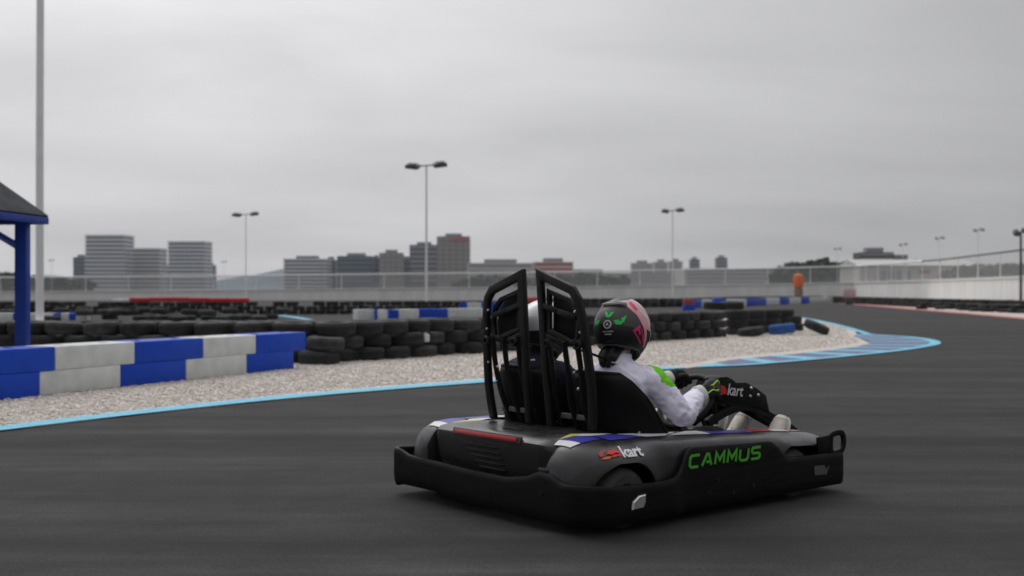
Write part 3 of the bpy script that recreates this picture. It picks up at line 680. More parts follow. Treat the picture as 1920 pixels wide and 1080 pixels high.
def hills():
    mb = MB(); rnd = random.Random(5)
    prof = [(-1300, 8), (-700, 10), (-620, 11), (-480, 6), (-400, 6), (-345, 11), (-295, 17), (-262, 14), (-150, 8), (150, 6), (400, 10), (620, 14), (700, 16), (1300, 8)]
    xs = [-1300 + i * 20 for i in range(131)]; rows = []
    for k, (dy, f) in enumerate([(-160, 0), (-90, .45), (0, 1.0), (120, .7), (260, 0)]):
        rows.append([(x * (1.0), 1500 + dy + 20 * noise.noise((x * .01, k, 0)), max(-.5, lerpt(prof, x) * 1.9 * f + 4 * f * noise.noise((x * .012, k * .7, 2)))) for x in xs])
    n = len(xs); vs = [p for r in rows for p in r]
    mb.add(vs, [(i * n + j, i * n + j + 1, (i + 1) * n + j + 1, (i + 1) * n + j) for i in range(4) for j in range(n - 1)])
    o = mb.build('hills', mat('hill_haze_blue', (.13, .165, .20), .95, .1, var=.3, scale=.02)); o['kind'] = 'structure'  # bluish distance haze is mixed into the hill colour
hills()
def far_wood(name, px0, px1, rows, Y, depth, n, label):
    """mass of far crowns: many leaf clumps spread through an uneven band"""
    mb = MB(); rnd = random.Random(len(label)); ML = [mat('far_leaf_a', (.06, .09, .06), .9, .1), mat('far_leaf_b', (.09, .12, .08), .9, .1), mat('far_leaf_c', (.045, .065, .05), .9, .1)]
    for i in range(n):
        c = rnd.random(); px = px0 + (px1 - px0) * c; top = CAMZ - (lerpt(rows, px) - HY) / F * Y
        x = (px - 960) / F * Y; y = Y + rnd.random() * depth
        crown = top * (.86 + .2 * noise.noise((x * .25, y * .2, 1))); z = crown * (1 - rnd.random() ** 1.6 * .95)
        for k in range(5):
            q = Vector((x + rnd.gauss(0, .5), y + rnd.gauss(0, .5), max(.1, z + rnd.gauss(0, .35)))); s = rnd.uniform(.25, .65)
            u = Vector((rnd.gauss(0, 1), rnd.gauss(0, 1), rnd.gauss(0, 1))).normalized() * s; v = u.cross(Vector((rnd.gauss(0, 1), rnd.gauss(0, 1), rnd.gauss(0, 1)))).normalized() * s
            mb.cur = rnd.randrange(3); mb.add([q - u - v, q + u - v, q + u + v, q - u + v], [(0, 1, 2, 3)])
    tag(mb.build(name, ML, smooth=False, merge=False), label, 'trees', kind='stuff')
far_wood('far_wood', 1465, 1640, [(1465, 512), (1490, 494), (1530, 487), (1570, 491), (1610, 489), (1640, 497)], 300, 14, 3200, 'dark green mass of trees behind the orange marker')
far_wood('far_wood', 1690, 1770, [(1690, 494), (1730, 486), (1770, 494)], 420, 14, 1200, 'low green tree line right of the dark slab block')
far_wood('far_wood', 1815, 1960, [(1815, 506), (1860, 499), (1920, 495), (1960, 494)], 230, 14, 2400, 'hazy green trees behind the fence at the right edge')
far_wood('far_wood', -30, 140, [(-30, 513), (20, 516), (60, 522), (110, 524), (140, 530)], 330, 14, 2400, 'grey green trees behind the fence at the left edge')
far_wood('far_wood', 850, 1180, [(850, 530), (900, 516), (1000, 522), (1100, 512), (1180, 520)], 420, 14, 2600, 'low tree line in front of the pale halls')
def haze():
    mb = MB(); mb.box((0, 940, 54), (4200, 2020, 112)); m = bpy.data.materials.new('haze_air'); m.use_nodes = True; N = m.node_tree.nodes; N.clear()
    o = N.new('ShaderNodeOutputMaterial'); v = N.new('ShaderNodeVolumePrincipled'); v.inputs['Color'].default_value = (.92, .95, 1.0, 1); v.inputs['Density'].default_value = .00013; v.inputs['Anisotropy'].default_value = .2
    m.node_tree.links.new(v.outputs[0], o.inputs['Volume'])
    h = mb.build('haze', m, smooth=False); tag(h, 'thin grey overcast haze over the track and the city', 'haze', kind='stuff')
haze()

# ================================================================ the two-seat kart
KO = Vector((-.128, 5.662, 0)); KA = R(39.5); kc, ks = math.cos(KA), math.sin(KA)
def kl(px, py, **k):
    """picture point -> kart coordinates, on a plane x=, y= or z= of the kart"""
    d = Vector(((px - 960) / F, 1.0, -(py - HY) / F)); ax = d.x * kc + d.y * ks; bx = -(KO.x * kc + KO.y * ks); ay = -d.x * ks + d.y * kc; by = KO.x * ks - KO.y * kc
    if 'x' in k: t = (k['x'] - bx) / ax
    elif 'y' in k: t = (k['y'] - by) / ay
    else: t = (k['z'] - CAMZ) / d.z
    return Vector((ax * t + bx, ay * t + by, CAMZ + d.z * t))
def kworld(p): return Vector((KO.x + p[0] * kc - p[1] * ks, KO.y + p[0] * ks + p[1] * kc, p[2]))
def kroot(name, label, cat, base, group=None):
    return tag(empty(name, kworld(base), KA, tuple(base)), label, cat, group)
kart = kroot('go_kart', 'black two-seat electric go-kart with tall headrest frames and green side lettering', 'go-kart', (.95, 0, 0))

ZT = [(-.02, .30), (.01, .345), (.05, .385), (.10, .402), (.2, .408), (.38, .406), (.6, .395), (1.1, .370), (1.45, .347), (1.66, .334), (1.80, .320), (1.87, .296), (1.912, .25)]
YO = [(-.02, .60), (.03, .66), (.08, .70), (.16, .735), (.3, .745), (1.66, .745), (1.82, .735), (1.88, .70), (1.912, .64)]
BU = [(.38, 0), (.50, 1), (1.30, 1), (1.45, .25), (1.95, .25)]
def zbot(x):
    z = .10
    if abs(x - .25) < .205: z = max(z, .115 + math.sqrt(.205 ** 2 - (x - .25) ** 2))
    if 1.34 < x < 1.86: z = max(z, lerpt([(1.34, .10), (1.40, .25), (1.46, .30), (1.80, .30), (1.86, .20)], x))
    return z
def sec(x):
    zt, yo, b = lerpt(ZT, x), lerpt(YO, x), lerpt(BU, x); yi = .47; k = (yo - yi) / (.745 - yi); fz = lerpt([(1.30, 1), (1.40, .62), (1.9, .62)], x); zb = min(zbot(x), zt - .095 * fz)
    L = lambda p, q: (yi + ((p[0] + (q[0] - p[0]) * b) - yi) * k, zt - (p[1] + (q[1] - p[1]) * b) * fz)
    pts = [(yi, .09), (yi, zt - .022), (yi + .006, zt - .006), (yi + .022, zt), L((.53, 0), (.55, 0)), L((.58, .004), (.62, .004)), L((.625, .014), (.68, .010)), L((.67, .032), (.700, .022)), L((.705, .054), (.716, .040)), L((.728, .074), (.723, .066)), L((.742, .092), (.726, .092))]
    pts.append((pts[-1][0] + .002, zb)); pts.append((pts[-1][0] - .03, zb + .001)); return pts
def topz(x, y):
    y = abs(y)
    if y <= .49: return lerpt(ZT, x)
    S = sec(x)[3:11]
    for (a, za), (b, zb) in zip(S, S[1:]):
        if a <= y <= b: return za + (zb - za) * (y - a) / max(1e-6, b - a)
    return S[-1][1]
def outy(x, z):
    S = sec(x)[4:12]
    for (a, za), (b, zb) in zip(S, S[1:]):
        if zb <= z <= za: return a + (b - a) * (za - z) / max(1e-6, za - zb)
    return S[0][0] if z > S[0][1] else S[-1][0]
xs = [-.02 + .02415 * i for i in range(81)]
for s in (-1, 1):
    mb = MB(); mb.loft([[(x, s * y, z) for y, z in sec(x)] for x in xs], closed=False)
    for x in (xs[0], xs[-1]): mb.add([(x, s * y, z) for y, z in sec(x)], [tuple(range(len(sec(x))))])
    mb.build('side_pod', M_BODY, kart)
# rear cover with tail light, louvres and deck slots
PR = [(.40, .404), (.20, .412), (.07, .410), (.02, .402), (-.004, .384), (-.006, .36), (.004, .29), (.022, .20), (.05, .11), (.40, .11)]
ys = [-.50, -.485, -.46, -.42, -.38, .38, .42, .46, .485, .50]
def rear_ring(y):
    k = abs(y); sh = max(0, (k - .38) / .12); return [(x + (.40 - x) * .22 * sh ** 2, y, z - .03 * sh ** 2 * (z > .3)) for x, z in PR]
mb = MB(); mb.loft([rear_ring(y) for y in ys]); mb.build('rear_cover', M_BODY, kart, bevel=0)
mb = MB(); mb.strip([(-.008, .24, .390), (-.008, -.25, .390)], .021, .022, (-1, 0, .25)); mb.build('tail_light', M_REDLENS, kart, bevel=.004)
mb = MB(); mb.strip([(-.002, .265, .388), (-.002, -.275, .388)], .038, .014, (-1, 0, .25)); mb.build('tail_light_bezel', M_BODY, kart, bevel=.004)
for i in range(5):
    z = .335 - i * .027; x = -.004 + (.36 - z) * .14
    mb = MB(); mb.strip([(x, .19 - i * .03, z), (x, -.10 - .01 * i, z)], .010, .012, (-1, 0, .12)); mb.build('louvre', M_FRAME, kart, bevel=.002)
for i, (y0, y1) in enumerate(((.02, -.12), (-.02, -.16))):
    mb = MB(); mb.strip([(.13 + .07 * i, y0, .413), (.13 + .07 * i, y1, .413)], .018, .006, (0, 0, 1)); mb.build('deck_slot', M_FRAME, kart)
# floor, battery box, nose
mb = MB(); mb.box((1.10, 0, .07), (1.60, .95, .04)); mb.build('floor_pan', M_FRAME, kart, bevel=.008)
mb = MB(); mb.box((.42, 0, .245), (.16, .90, .30)); mb.build('motor_box', M_FRAME, kart, bevel=.02)
mb = MB(); mb.box((.88, 0, .235), (.74, .12, .30)); mb.build('battery_box', M_SEAT, kart, bevel=.03)
NP = [(1.62, .12), (1.66, .20), (1.72, .245), (1.80, .250), (1.85, .21), (1.862, .15), (1.85, .10)]
mb = MB(); mb.loft([[(x - .10 * (abs(y) / .62) ** 3, y, z + (.02 if abs(y) < .3 else 0)) for x, z in NP] for y in [-.62 + 1.24 * i / 16 for i in range(17)]]); mb.build('nose_cone', M_BODY, kart)
# bumper ring
def ring_path():
    out = []; x0, x1, w = -.045, 1.938, .782
    def arc(cx, cy, r, a0, a1, n=9):
        for i in range(n + 1):
            a = R(a0 + (a1 - a0) * i / n); out.append((cx + r * math.cos(a), cy + r * math.sin(a), math.cos(a), math.sin(a)))
    def seg(p, q, nx, ny, n):
        for i in range(1, n): out.append((p[0] + (q[0] - p[0]) * i / n, p[1] + (q[1] - p[1]) * i / n, nx, ny))
    rr, rl, rf = .17, .055, .06
    arc(x0 + rr, -w + rr, rr, 180, 270, 12); seg((x0 + rr, -w), (x1 - rf, -w), 0, -1, 74)
    arc(x1 - rf, -w + rf, rf, 270, 360, 6); seg((x1, -w + rf), (x1, w - rf), 1, 0, 14)
    arc(x1 - rf, w - rf, rf, 0, 90, 6); seg((x1 - rf, w), (x0 + rl, w), 0, 1, 40)
    arc(x0 + rl, w - rl, rl, 90, 180, 6); seg((x0, w - rl), (x0, -w + rr), -1, 0, 40)
    st = lambda x: .030 * max(0, min(1, (x - .50) / .14)) ** 2 * (3 - 2 * max(0, min(1, (x - .50) / .14)))
    return [(x, y - math.copysign(st(x), y) * (abs(y) > .70), nx, ny) for x, y, nx, ny in out]
def ring_top(x, y, nx, ny):
    if ny < -.7 and x > .1:
        return lerpt([(.1, .222), (.45, .212), (.54, .224), (.585, .255), (.625, .320), (.66, .352), (1.28, .330), (1.34, .295), (1.40, .238), (1.5, .228), (1.9, .222)], x)
    if nx < -.5: return lerpt([(-.78, .228), (-.60, .232), (-.52, .262), (-.44, .268), (-.36, .236), (-.2, .212), (.1, .212), (.4, .222), (.62, .226), (.70, .25), (.78, .256)], y)
    if ny > .7: return lerpt([(0, .256), (.1, .25), (.2, .225), (1.9, .222)], x)
    return .225
def ring_section(p):
    x, y, nx, ny = p; zt = ring_top(x, y, nx, ny); zb = .045 + (.02 if nx < -.5 and y > .3 else 0)
    S = [(-.030, zb + .006), (-.024, zb), (-.006, zb), (0, zb + .008), (.004, zb + .05), (.004, zt - .03), (.002, zt - .010), (-.004, zt - .002), (-.012, zt), (-.022, zt - .001), (-.028, zt - .007), (-.030, zt - .015)]
    return [(x + nx * d, y + ny * d, z) for d, z in S]
RP = ring_path(); rings = [ring_section(p) for p in RP]; rings.append(rings[0])
mb = MB(); mb.loft(rings, cap=False); bumper = mb.build('bumper', M_BLACK, kart)
for px, py, yy in ((1345, 900, 0), (1412, 911, 0), (1330, 925, 0), (1375, 926, 0), (1015, 925, 1)):
    p = kl(px, py, y=-.757) if not yy else kl(px, py, x=-.05)
    mb = MB(); mb.lathe([(0, -.006), (.010, -.005), (.012, 0), (.012, .006)], p, axis='y' if not yy else 'x', seg=10); mb.build('bolt', M_FRAME, bumper)
p = kl(1197, 942, y=-.788)
mb = MB(); mb.loft([[(p.x + a * k, p.y - d, p.z + b * k) for a, b in ((-.045, -.030), (.03, -.028), (.045, .0), (.045, .034), (.0, .030), (-.04, .005))] for k, d in ((1, -.01), (1, .003), (.85, .009))]); mb.build('reflector', M_SILVERREF, bumper)
poly = [kl(px, py, y=-.757) for px, py in ((1526, 874), (1545, 872), (1549, 881), (1554, 872), (1549, 889), (1527, 891))]
mb = MB(); mb.prism(poly, (0, -.0035, 0)); mb.build('grey_inset', mat('slot_fill_grey', (.085, .085, .088), .7, .3), bumper, smooth=False)  # added grey plate, stands for an open slot with asphalt showing through
# front corner loops
for s in (-1, 1):
    yy = s * .752
    y2 = yy - s * .012
    lp = smooth_path([(1.808, y2, .222), (1.800, y2, .28), (1.812, y2, .318), (1.870, y2, .326), (1.908, y2, .316), (1.922, y2, .28), (1.910, y2, .238), (1.875, y2, .220)], 4, True)
    mb = MB(); mb.strip(lp, .032, .018, (0, 1, 0), closed=True); br = mb.build('corner_bracket', M_BLACK, kart, bevel=.004)
    mb = MB(); mb.strip([(1.68, y2, .270), (1.795, y2, .275)], .09, .014, (0, 1, 0)); mb.build('bracket_plate', M_BLACK, br, bevel=.003)
# rear-left inner guard
mb = MB(); mb.strip(smooth_path([(.06, .72, .20), (.08, .62, .262), (.05, .50, .268), (.03, .40, .24), (.02, .34, .19), (.0, .2, .17)], 4), .03, .02, (1, 0, 0)); mb.build('rear_guard_bar', M_BLACK, kart, bevel=.004)
for (a, b) in (((-.02, -.47, .262), (.05, -.44, .285)),):
    mb = MB(); mb.box((.0, -.455, .272), (.05, .07, .022)); mb.build('latch', M_BODY, kart, bevel=.006)
# wheels
def kwheel(x, y, r, w, s):
    hub = MB(); h = w / 2
    prof = [(r * .52, -h), (r * .80, -h * 1.02), (r * .94, -h * .86), (r, -h * .62), (r * 1.005, 0), (r, h * .62), (r * .94, h * .86), (r * .80, h * 1.02), (r * .52, h), (r * .50, h * .5), (r * .50, -h * .5)]
    mb = MB(); mb.lathe(prof, (x, y, r + .002), axis='y', seg=36, closed=True)
    t = mb.build('wheel', M_RUBBER, kart)
    mb = MB(); mb.lathe([(0, s * h * .5), (r * .16, s * h * .55), (r * .2, s * h * .3), (r * .40, s * h * .35), (r * .46, s * h * .9), (r * .53, s * h * 1.0), (r * .53, -s * h), (r * .3, -s * h * .6), (0, -s * h * .6)], (x, y, r + .002), axis='y', seg=28); mb.build('rim', M_STEEL, t)
    for k in range(3):
        a = k * 2.094; mb = MB(); mb.lathe([(.008, 0), (.008, s * .012), (0, s * .013)], (x + r * .26 * math.cos(a), y + s * h * .36, r + r * .26 * math.sin(a)), axis='y', seg=8); mb.build('wheel_nut', M_STEEL, t)
for s in (-1, 1): kwheel(.25, s * .63, .142, .19, s); kwheel(1.52, s * .655, .130, .13, s)
mb = MB(); mb.tube([(.25, -.55, .142), (.25, .55, .142)], .018, 10); mb.build('rear_axle', M_STEEL, kart)

# printed stickers along the pod tops
def sticker(poly, m, parent=kart, dz=.004):
    bm = bmesh.new(); f = bm.faces.new([bm.verts.new((p[0], p[1], 0)) for p in poly]); bmesh.ops.triangulate(bm, faces=[f]); bmesh.ops.subdivide_edges(bm, edges=bm.edges[:], cuts=3, use_grid_fill=True)
    mb = MB(); bm.verts.index_update(); mb.add([(v.co.x, v.co.y, topz(v.co.x, v.co.y) + dz) for v in bm.verts], [tuple(v.index for v in f.verts) for f in bm.faces]); bm.free()
    return mb.build('graphic_sticker', m, parent)
YT = .475
for s in (-1, 1):
    P = lambda *q: [(x, s * y) for x, y in q]
    sticker(P((.02, .33), (.10, .33), (.19, .385), (.14, .40)), M_SWHITE)
    sticker(P((.14, .395), (.19, .385), (.24, .36), (.28, .38), (.20, .425), (.10, .44)), M_SYEL)
    sticker(P((.09, .44), (.20, .425), (.24, .485), (.23, .575), (.10, .575)), M_SBLUE)
    sticker(P((.045, .455), (.09, .44), (.10, .575), (.05, .56)), M_SWHITE, dz=.0045)
    sticker(P((.20, .425), (.28, .385), (.42, .46), (.34, .475), (.26, .47)), M_SWHITE)
    sticker(P((.25, .485), (.40, .482), (.50, .60), (.26, .60)), M_SBLUE)
    sticker(P((.42, .482), (.70, .482), (.82, .50), (.64, .60), (.51, .60)), M_SWHITE)
    sticker(P((.71, .482), (.88, .482), (.84, .505)), M_SRED)
    sticker(P((.68, .59), (.86, .505), (.92, .482), (1.0, .482), (.98, .60)), M_SWHITE)
    sticker(P((1.005, .482), (1.36, .482), (1.32, .60), (.985, .60)), M_SBLUE)
    sticker(P((1.365, .482), (1.58, .482), (1.53, .56), (1.325, .57)), M_SRED)
    sticker(P((1.585, .482), (1.68, .482), (1.66, .58), (1.535, .56)), M_SWHITE)
    sticker(P((1.69, .482), (1.84, .482), (1.82, .55), (1.68, .57)), mat('sticker_faded_red', (.40, .20, .20), .45, .4))
# side lettering
def strokes_letters(word, x0, x1, z0, z1, slope, y, w, m, name, parent, shear=.16):
    G = {'C': [[(1, 1), (.18, 1), (0, .82), (0, .18), (.18, 0), (.95, 0)]], 'A': [[(-.05, 0), (.42, .97), (.62, .97), (1, 0)], [(.42, .30), (.84, .30)]], 'M': [[(0, 0), (.04, 1), (.5, .32), (.96, 1), (1, 0)]], 'U': [[(0, 1), (0, .2), (.18, 0), (.82, 0), (1, .2), (1, 1)]],
         'S': [[(1, 1), (.16, 1), (0, .86), (0, .64), (.14, .52), (.86, .48), (1, .36), (1, .14), (.84, 0), (0, 0)]]}
    n = len(word); adv = (x1 - x0) / n; lw = adv * .70; h = z1 - z0
    for i, ch in enumerate(word):
        mb = MB()
        for st in G[ch]:
            path = []
            for u, v in st:
                x = x0 + i * adv + u * lw + v * h * shear; path.append((x, y, z0 + v * h + slope * (x - x0)))
            mb.strip(path, w, .004, (0, 1, 0))
        mb.build(name, m, parent, smooth=False)
strokes_letters('CAMMUS', .640, 1.195, .256, .311, -.004, -.7585, .0125, M_GREEN, 'letter', bumper)
def text_mesh(txt, size, shear=.25, fat=.012, ext=.0):
    cu = bpy.data.curves.new('t', 'FONT'); cu.body = txt; cu.size = size; cu.shear = shear; cu.offset = fat * size; cu.resolution_u = 3
    o = bpy.data.objects.new('t', cu); C.objects.link(o); dg = bpy.context.evaluated_depsgraph_get(); dg.update(); me = bpy.data.meshes.new_from_object(o.evaluated_get(dg))
    vs = [tuple(v.co) for v in me.vertices]; fs = [tuple(p.vertices) for p in me.polygons]; bpy.data.objects.remove(o); bpy.data.meshes.remove(me); return vs, fs
def pod_logo():
    vs, fs = text_mesh('kart', .078, .3, .03)
    x0, z0 = .232, .338; kk = .138 / max(v[0] for v in vs)
    def mp(u, v): 
        x = x0 + u; z = z0 + v * .66 - .02 * u; return (x, -(outy(x, z) + .005), z + .003)
    mb = MB(); mb.add([mp(v[0] * kk, v[1] * kk * 1.15) for v in vs], fs); mb.build('logo_text', M_SWHITE, kart, smooth=False)
    def sw(pts, m):
        bm = bmesh.new(); f = bm.faces.new([bm.verts.new((p[0], p[1], 0)) for p in pts]); bmesh.ops.triangulate(bm, faces=[f]); bmesh.ops.subdivide_edges(bm, edges=bm.edges[:], cuts=2, use_grid_fill=True)
        bm.verts.index_update(); mb = MB(); mb.add([mp(v.co.x, v.co.y) for v in bm.verts], [tuple(v.index for v in f.verts) for f in bm.faces]); bm.free(); mb.build('logo_mark', m, kart)
    sw([(-.118, .004), (-.112, .026), (-.088, .044), (-.060, .050), (-.075, .040), (-.092, .026), (-.098, .012)], M_SRED)
    sw([(-.078, .024), (-.052, .044), (-.018, .046), (.000, .036), (-.002, .022), (-.026, .030), (-.05, .020)], mat('print_red', (.62, .03, .02), .5, .3))
    sw([(-.062, .012), (-.03, .020), (-.004, .016), (-.008, .008), (-.03, .008), (-.058, .002)], mat('print_red', (.62, .03, .02), .5, .3))
    sw([(-.118, -.004), (-.085, .006), (-.058, .010), (-.085, -.006), (-.105, -.009)], M_ORANGE)
pod_logo()

# headrest frames
for s in (-1, 1):
    lean = lambda z: .29 + .066 * max(0, (1.05 - z) / .63)
    fr = [(.085, .415), (.078, .7), (.072, 1.185), (.315, 1.105), (.352, 1.06), (.374, .97), (.388, .85), (.40, .70), (.405, .60), (.400, .52), (.385, .415)]
    pa = [(lean(z), s * y, z) for y, z in fr]
    mb = MB(); mb.strip(pa, .046, .030, (1, 0, 0)); fro = mb.build('headrest_frame', M_FRAME, kart, bevel=.007)
    pad = [(.115, 1.10), (.27, 1.055), (.315, 1.01), (.335, .94), (.325, .86), (.29, .845), (.24, .865), (.115, .90)]
    mb = MB(); mb.prism([(.335, s * y, z) for y, z in pad], (.035, 0, 0)); hp = mb.build('headrest_pad', M_SEAT, kart, bevel=.012)
    mb = MB(); mb.strip([(.315, s * y, z) for y, z in pad], .026, .022, (1, 0, 0), closed=True); mb.build('pad_frame', M_FRAME, hp, bevel=.005)
    for (y0, z0), (y1, z1) in (((.08, 1.03), (.20, 1.0)), ((.20, 1.0), (.33, .97)), ((.08, .885), (.22, .835)), ((.22, .835), (.385, .86))):
        mb = MB(); mb.strip([(lean(z0) + .005, s * y0, z0), (lean(z1) + .005, s * y1, z1)], .028, .02, (1, 0, 0)); mb.build('cross_bar', M_FRAME, fro, bevel=.004)
    for y in (.12, .235, .33):
        mb = MB(); mb.tube(smooth_path([(.305, s * y, .85), (.33, s * (y + .005), .70), (.36, s * (y - .01), .55), (.42, s * (y - .02), .41)], 4), .0145, 8); mb.build('strut', M_FRAME, fro)
    mb = MB(); mb.strip([(.40, s * .10, .47), (.40, s * .36, .47)], .026, .02, (1, 0, 0)); mb.build('cross_bar', mat('grey_bar', (.09, .09, .09), .5, .4), fro, bevel=.004)
    for y in (.13, .36):
        mb = MB(); mb.lathe([(.020, -.010), (.025, .0), (.020, .010), (.012, .010), (.009, 0), (.012, -.010)], (.285, s * y, .838), axis='x', seg=14, closed=True); mb.build('clamp', M_FRAME, fro)
    for y, z in ((.365, .90), (.34, 1.00), (.375, .72), (.30, .70), (.32, .62)):
        mb = MB(); mb.lathe([(0, -.018), (.006, -.017), (.008, -.012)], (lean(z), s * y, z), axis='x', seg=8); mb.build('bolt', M_STEEL, fro)
# seats
def seat(yc):
    nu, nv = 22, 16; out = MB(); inn = []; g = []
    for i in range(nv + 1):
        v = i / nv; z = .105 + .585 * v
        xb = .435 - .030 * v + .10 * (1 - v) ** 2.5; w = lerpt([(0, .19), (.25, .225), (.6, .232), (.82, .215), (.94, .18), (1, .14)], v); dpt = lerpt([(0, .46), (.25, .44), (.5, .33), (.75, .24), (.92, .15), (1, .10)], v)
        g.append([(xb + dpt * (1 - math.cos(a)) ** 1.15, yc + w * math.sin(a) ** 1 if True else 0, z + .012 * (math.cos(a) - .3) * v) for a in [-1.45 + 2.9 * j / nu for j in range(nu + 1)]])
    me_rows = g; t = .014
    mb = MB(); mb.loft(me_rows, closed=False)
    o = mb.build('seat', M_SEAT, kart); md = o.modifiers.new('shell', 'SOLIDIFY'); md.thickness = .018; md.offset = 0
    mb = MB(); mb.tube(g[-1], .012, 8); mb.tube([r[0] for r in g], .011, 8); mb.tube([r[-1] for r in g], .011, 8); mb.build('seat_rim', M_SEAT, o)
    mb = MB(); mb.box((.84, yc, .125), (.50, .36, .05)); mb.build('seat_cushion', M_SEAT, o, bevel=.02)
    for (x, y) in ((.52, yc - .225),):
        mb = MB(); mb.strip([(x, y, .40), (x + .018, y - .004, .414)], .008, .006, (0, 1, 0)); mb.build('seat_bolt', M_STEEL, o)
seat(-.30); seat(.30)

# steering wheel, column, fairing, pedals
WC = Vector((1.13, -.30, .51)); WT = R(50); WU = Vector((math.cos(WT), 0, math.sin(WT))); WN = Vector((-math.sin(WT), 0, math.cos(WT))); WR = .165
def rim_at(a): return WC + WU * (WR * math.cos(a)) + Vector((0, 1, 0)) * (WR * math.sin(a))
mb = MB(); mb.tube([rim_at(2 * math.pi * i / 40) for i in range(40)], .0155, 10, closed=True); sw = mb.build('steering_wheel', mat('black_grip', (.012, .012, .012), .6, .35, bump=.2, bscale=200), kart)
for a in (R(90), R(-90), R(180)):
    mb = MB(); mb.strip([WC - WN * .01, rim_at(a) - WN * .002], .035, .008, WN); mb.build('spoke', M_DARKMETAL, sw, bevel=.002)
mb = MB(); mb.tube([WC - WN * .03, WC + WN * .015], .048, 18); mb.build('hub', M_FRAME, sw, bevel=.004)
for a in (-25, -40, -55):
    q = rim_at(R(a)); mb = MB(); mb.box(q + WN * .014, (.03, .02, .012)); mb.build('grip_pad', mat('violet_grey_grip', (.06, .055, .09), .5, .4), sw, bevel=.003)
mb = MB(); mb.tube([WC - WN * .02, WC - WN * .18, (1.42, -.30, .14)], .014, 10); mb.build('steering_column', M_DARKMETAL, kart)
fy = -.42
FP = [(1338, 726), (1342, 714), (1351, 707), (1364, 706), (1374, 711), (1381, 717), (1400, 717), (1420, 728), (1437, 741), (1441, 760), (1446, 781), (1424, 770), (1400, 764), (1372, 763), (1345, 752)]
poly = [kl(px, py, y=fy) for px, py in FP]
mb = MB(); mb.prism(poly, (0, .13, 0)); fair = mb.build('column_fairing', M_BLACK, kart, bevel=.006)
for dy in (.012, .118):
    bar = smooth_path([kl(px, py, y=fy) + Vector((0, dy, 0)) for px, py in [(1330, 796), (1345, 784), (1368, 771), (1395, 763), (1422, 768), (1450, 783), (1475, 797), (1494, 810)]], 4)
    mb = MB(); mb.strip(bar, .046, .024, (0, 1, 0)); mb.build('fairing_strut', M_BLACK, kart, bevel=.005)
bar = [kl(px, py, y=fy + .02) for px, py in [(1336, 742), (1341, 770), (1343, 795)]]
mb = MB(); mb.tube(bar, .012, 8); mb.build('fairing_stay', M_FRAME, kart)
for px, py in ((1408, 728), (1406, 743), (1421, 741)):
    p = kl(px, py, y=fy - .002); mb = MB(); mb.lathe([(0, -.010), (.007, -.009), (.010, -.004), (.010, .004)], p, axis='y', seg=12); mb.build('bolt', M_STEEL, fair)
def fair_logo():
    a = kl(1363, 740, y=fy - .004); b = kl(1394, 738, y=fy - .004); W = b.x - a.x
    vs, fs = text_mesh('kart', .1, .28, .012); mx = max(v[0] for v in vs); k = W / mx
    mb = MB(); mb.add([(a.x + v[0] * k, a.y, a.z + v[1] * k * 1.12 + v[0] * k * (-.13)) for v in vs], fs); mb.build('logo_text', M_SWHITE, fair, smooth=False)
    def sw_(pts, m):
        mb = MB(); mb.prism([kl(px, py, y=fy - .0005) for px, py in pts], (0, -.003, 0)); mb.build('logo_mark', m, fair, smooth=False)
    sw_([(1346, 727), (1352, 722), (1358, 724), (1362, 731), (1361, 739), (1355, 739), (1349, 733)], mat('print_red', (.62, .03, .02), .5, .3))
    sw_([(1342, 738), (1349, 734), (1354, 740), (1344, 741)], M_ORANGE)
fair_logo()
for (x, y) in ((1.66, -.47), (1.66, -.20), (1.66, .14), (1.66, .42)):
    mb = MB(); mb.strip([(x, y, .10), (x + .05, y, .26)], .07, .012, (-.95, 0, .3)); mb.strip([(x - .02, y, .09), (x + .04, y, .09)], .03, .012, (0, 1, 0)); mb.build('pedal', M_DARKMETAL, kart, bevel=.003)
for a, b in (((.95, -.40, .36), (1.10, -.44, .14)), ((1.0, -.20, .30), (1.2, -.2, .12)), ((1.22, -.40, .36), (1.30, -.42, .14))):
    mb = MB(); mb.tube(smooth_path([a, ((a[0] + b[0]) / 2 + .03, (a[1] + b[1]) / 2, (a[2] + b[2]) / 2), b], 4), .013, 8); mb.build('chassis_tube', M_FRAME, kart)
# harness strap from the frame to the driver's neck
mb = MB(); mb.strip(smooth_path([(.31, -.30, .82), (.40, -.29, .80), (.50, -.31, .765), (.56, -.36, .735), (.60, -.40, .715)], 4), .018, .006, (.3, -.6, .7)); mb.build('harness_strap', M_FRAME, kart)

# ================================================================ people
M_SHIRT = mat('white_race_suit', (.82, .79, .93), .85, .2, var=.05, scale=6, bump=.55, bscale=16)
M_NAVY = mat('navy_jacket', (.018, .020, .035), .85, .25, var=.1, scale=8, bump=.5, bscale=16)
M_TROUS = mat('black_trousers', (.012, .012, .014), .85, .25, var=.1, scale=8, bump=.5, bscale=18)
M_LIME = mat('lime_green_cloth', (.20, .62, .03), .8, .25, bump=.4, bscale=20)
M_SKIN = mat('skin', (.42, .26, .19), .55, .4)
M_GLOVE = mat('black_glove', (.010, .010, .011), .65, .35, bump=.3, bscale=90)
M_GWHITE = mat('glove_white', (.62, .62, .60), .7, .3, bump=.2, bscale=40)
M_GLIME = mat('glove_lime_piping', (.36, .80, .10), .6, .3)
M_HAIR = mat('black_hair', (.010, .008, .007), .45, .5)
M_HBLACK = mat('helmet_matte_black', (.013, .013, .015), .42, .45, var=.12, scale=14)
M_HGREY = mat('helmet_dark_grey', (.055, .052, .055), .38, .45)
M_HPALE = mat('helmet_pale_print', (.58, .60, .58), .35, .45, var=.45, scale=28)
M_HPINK = mat('helmet_pink', (.76, .34, .38), .38, .45, var=.12, scale=30)
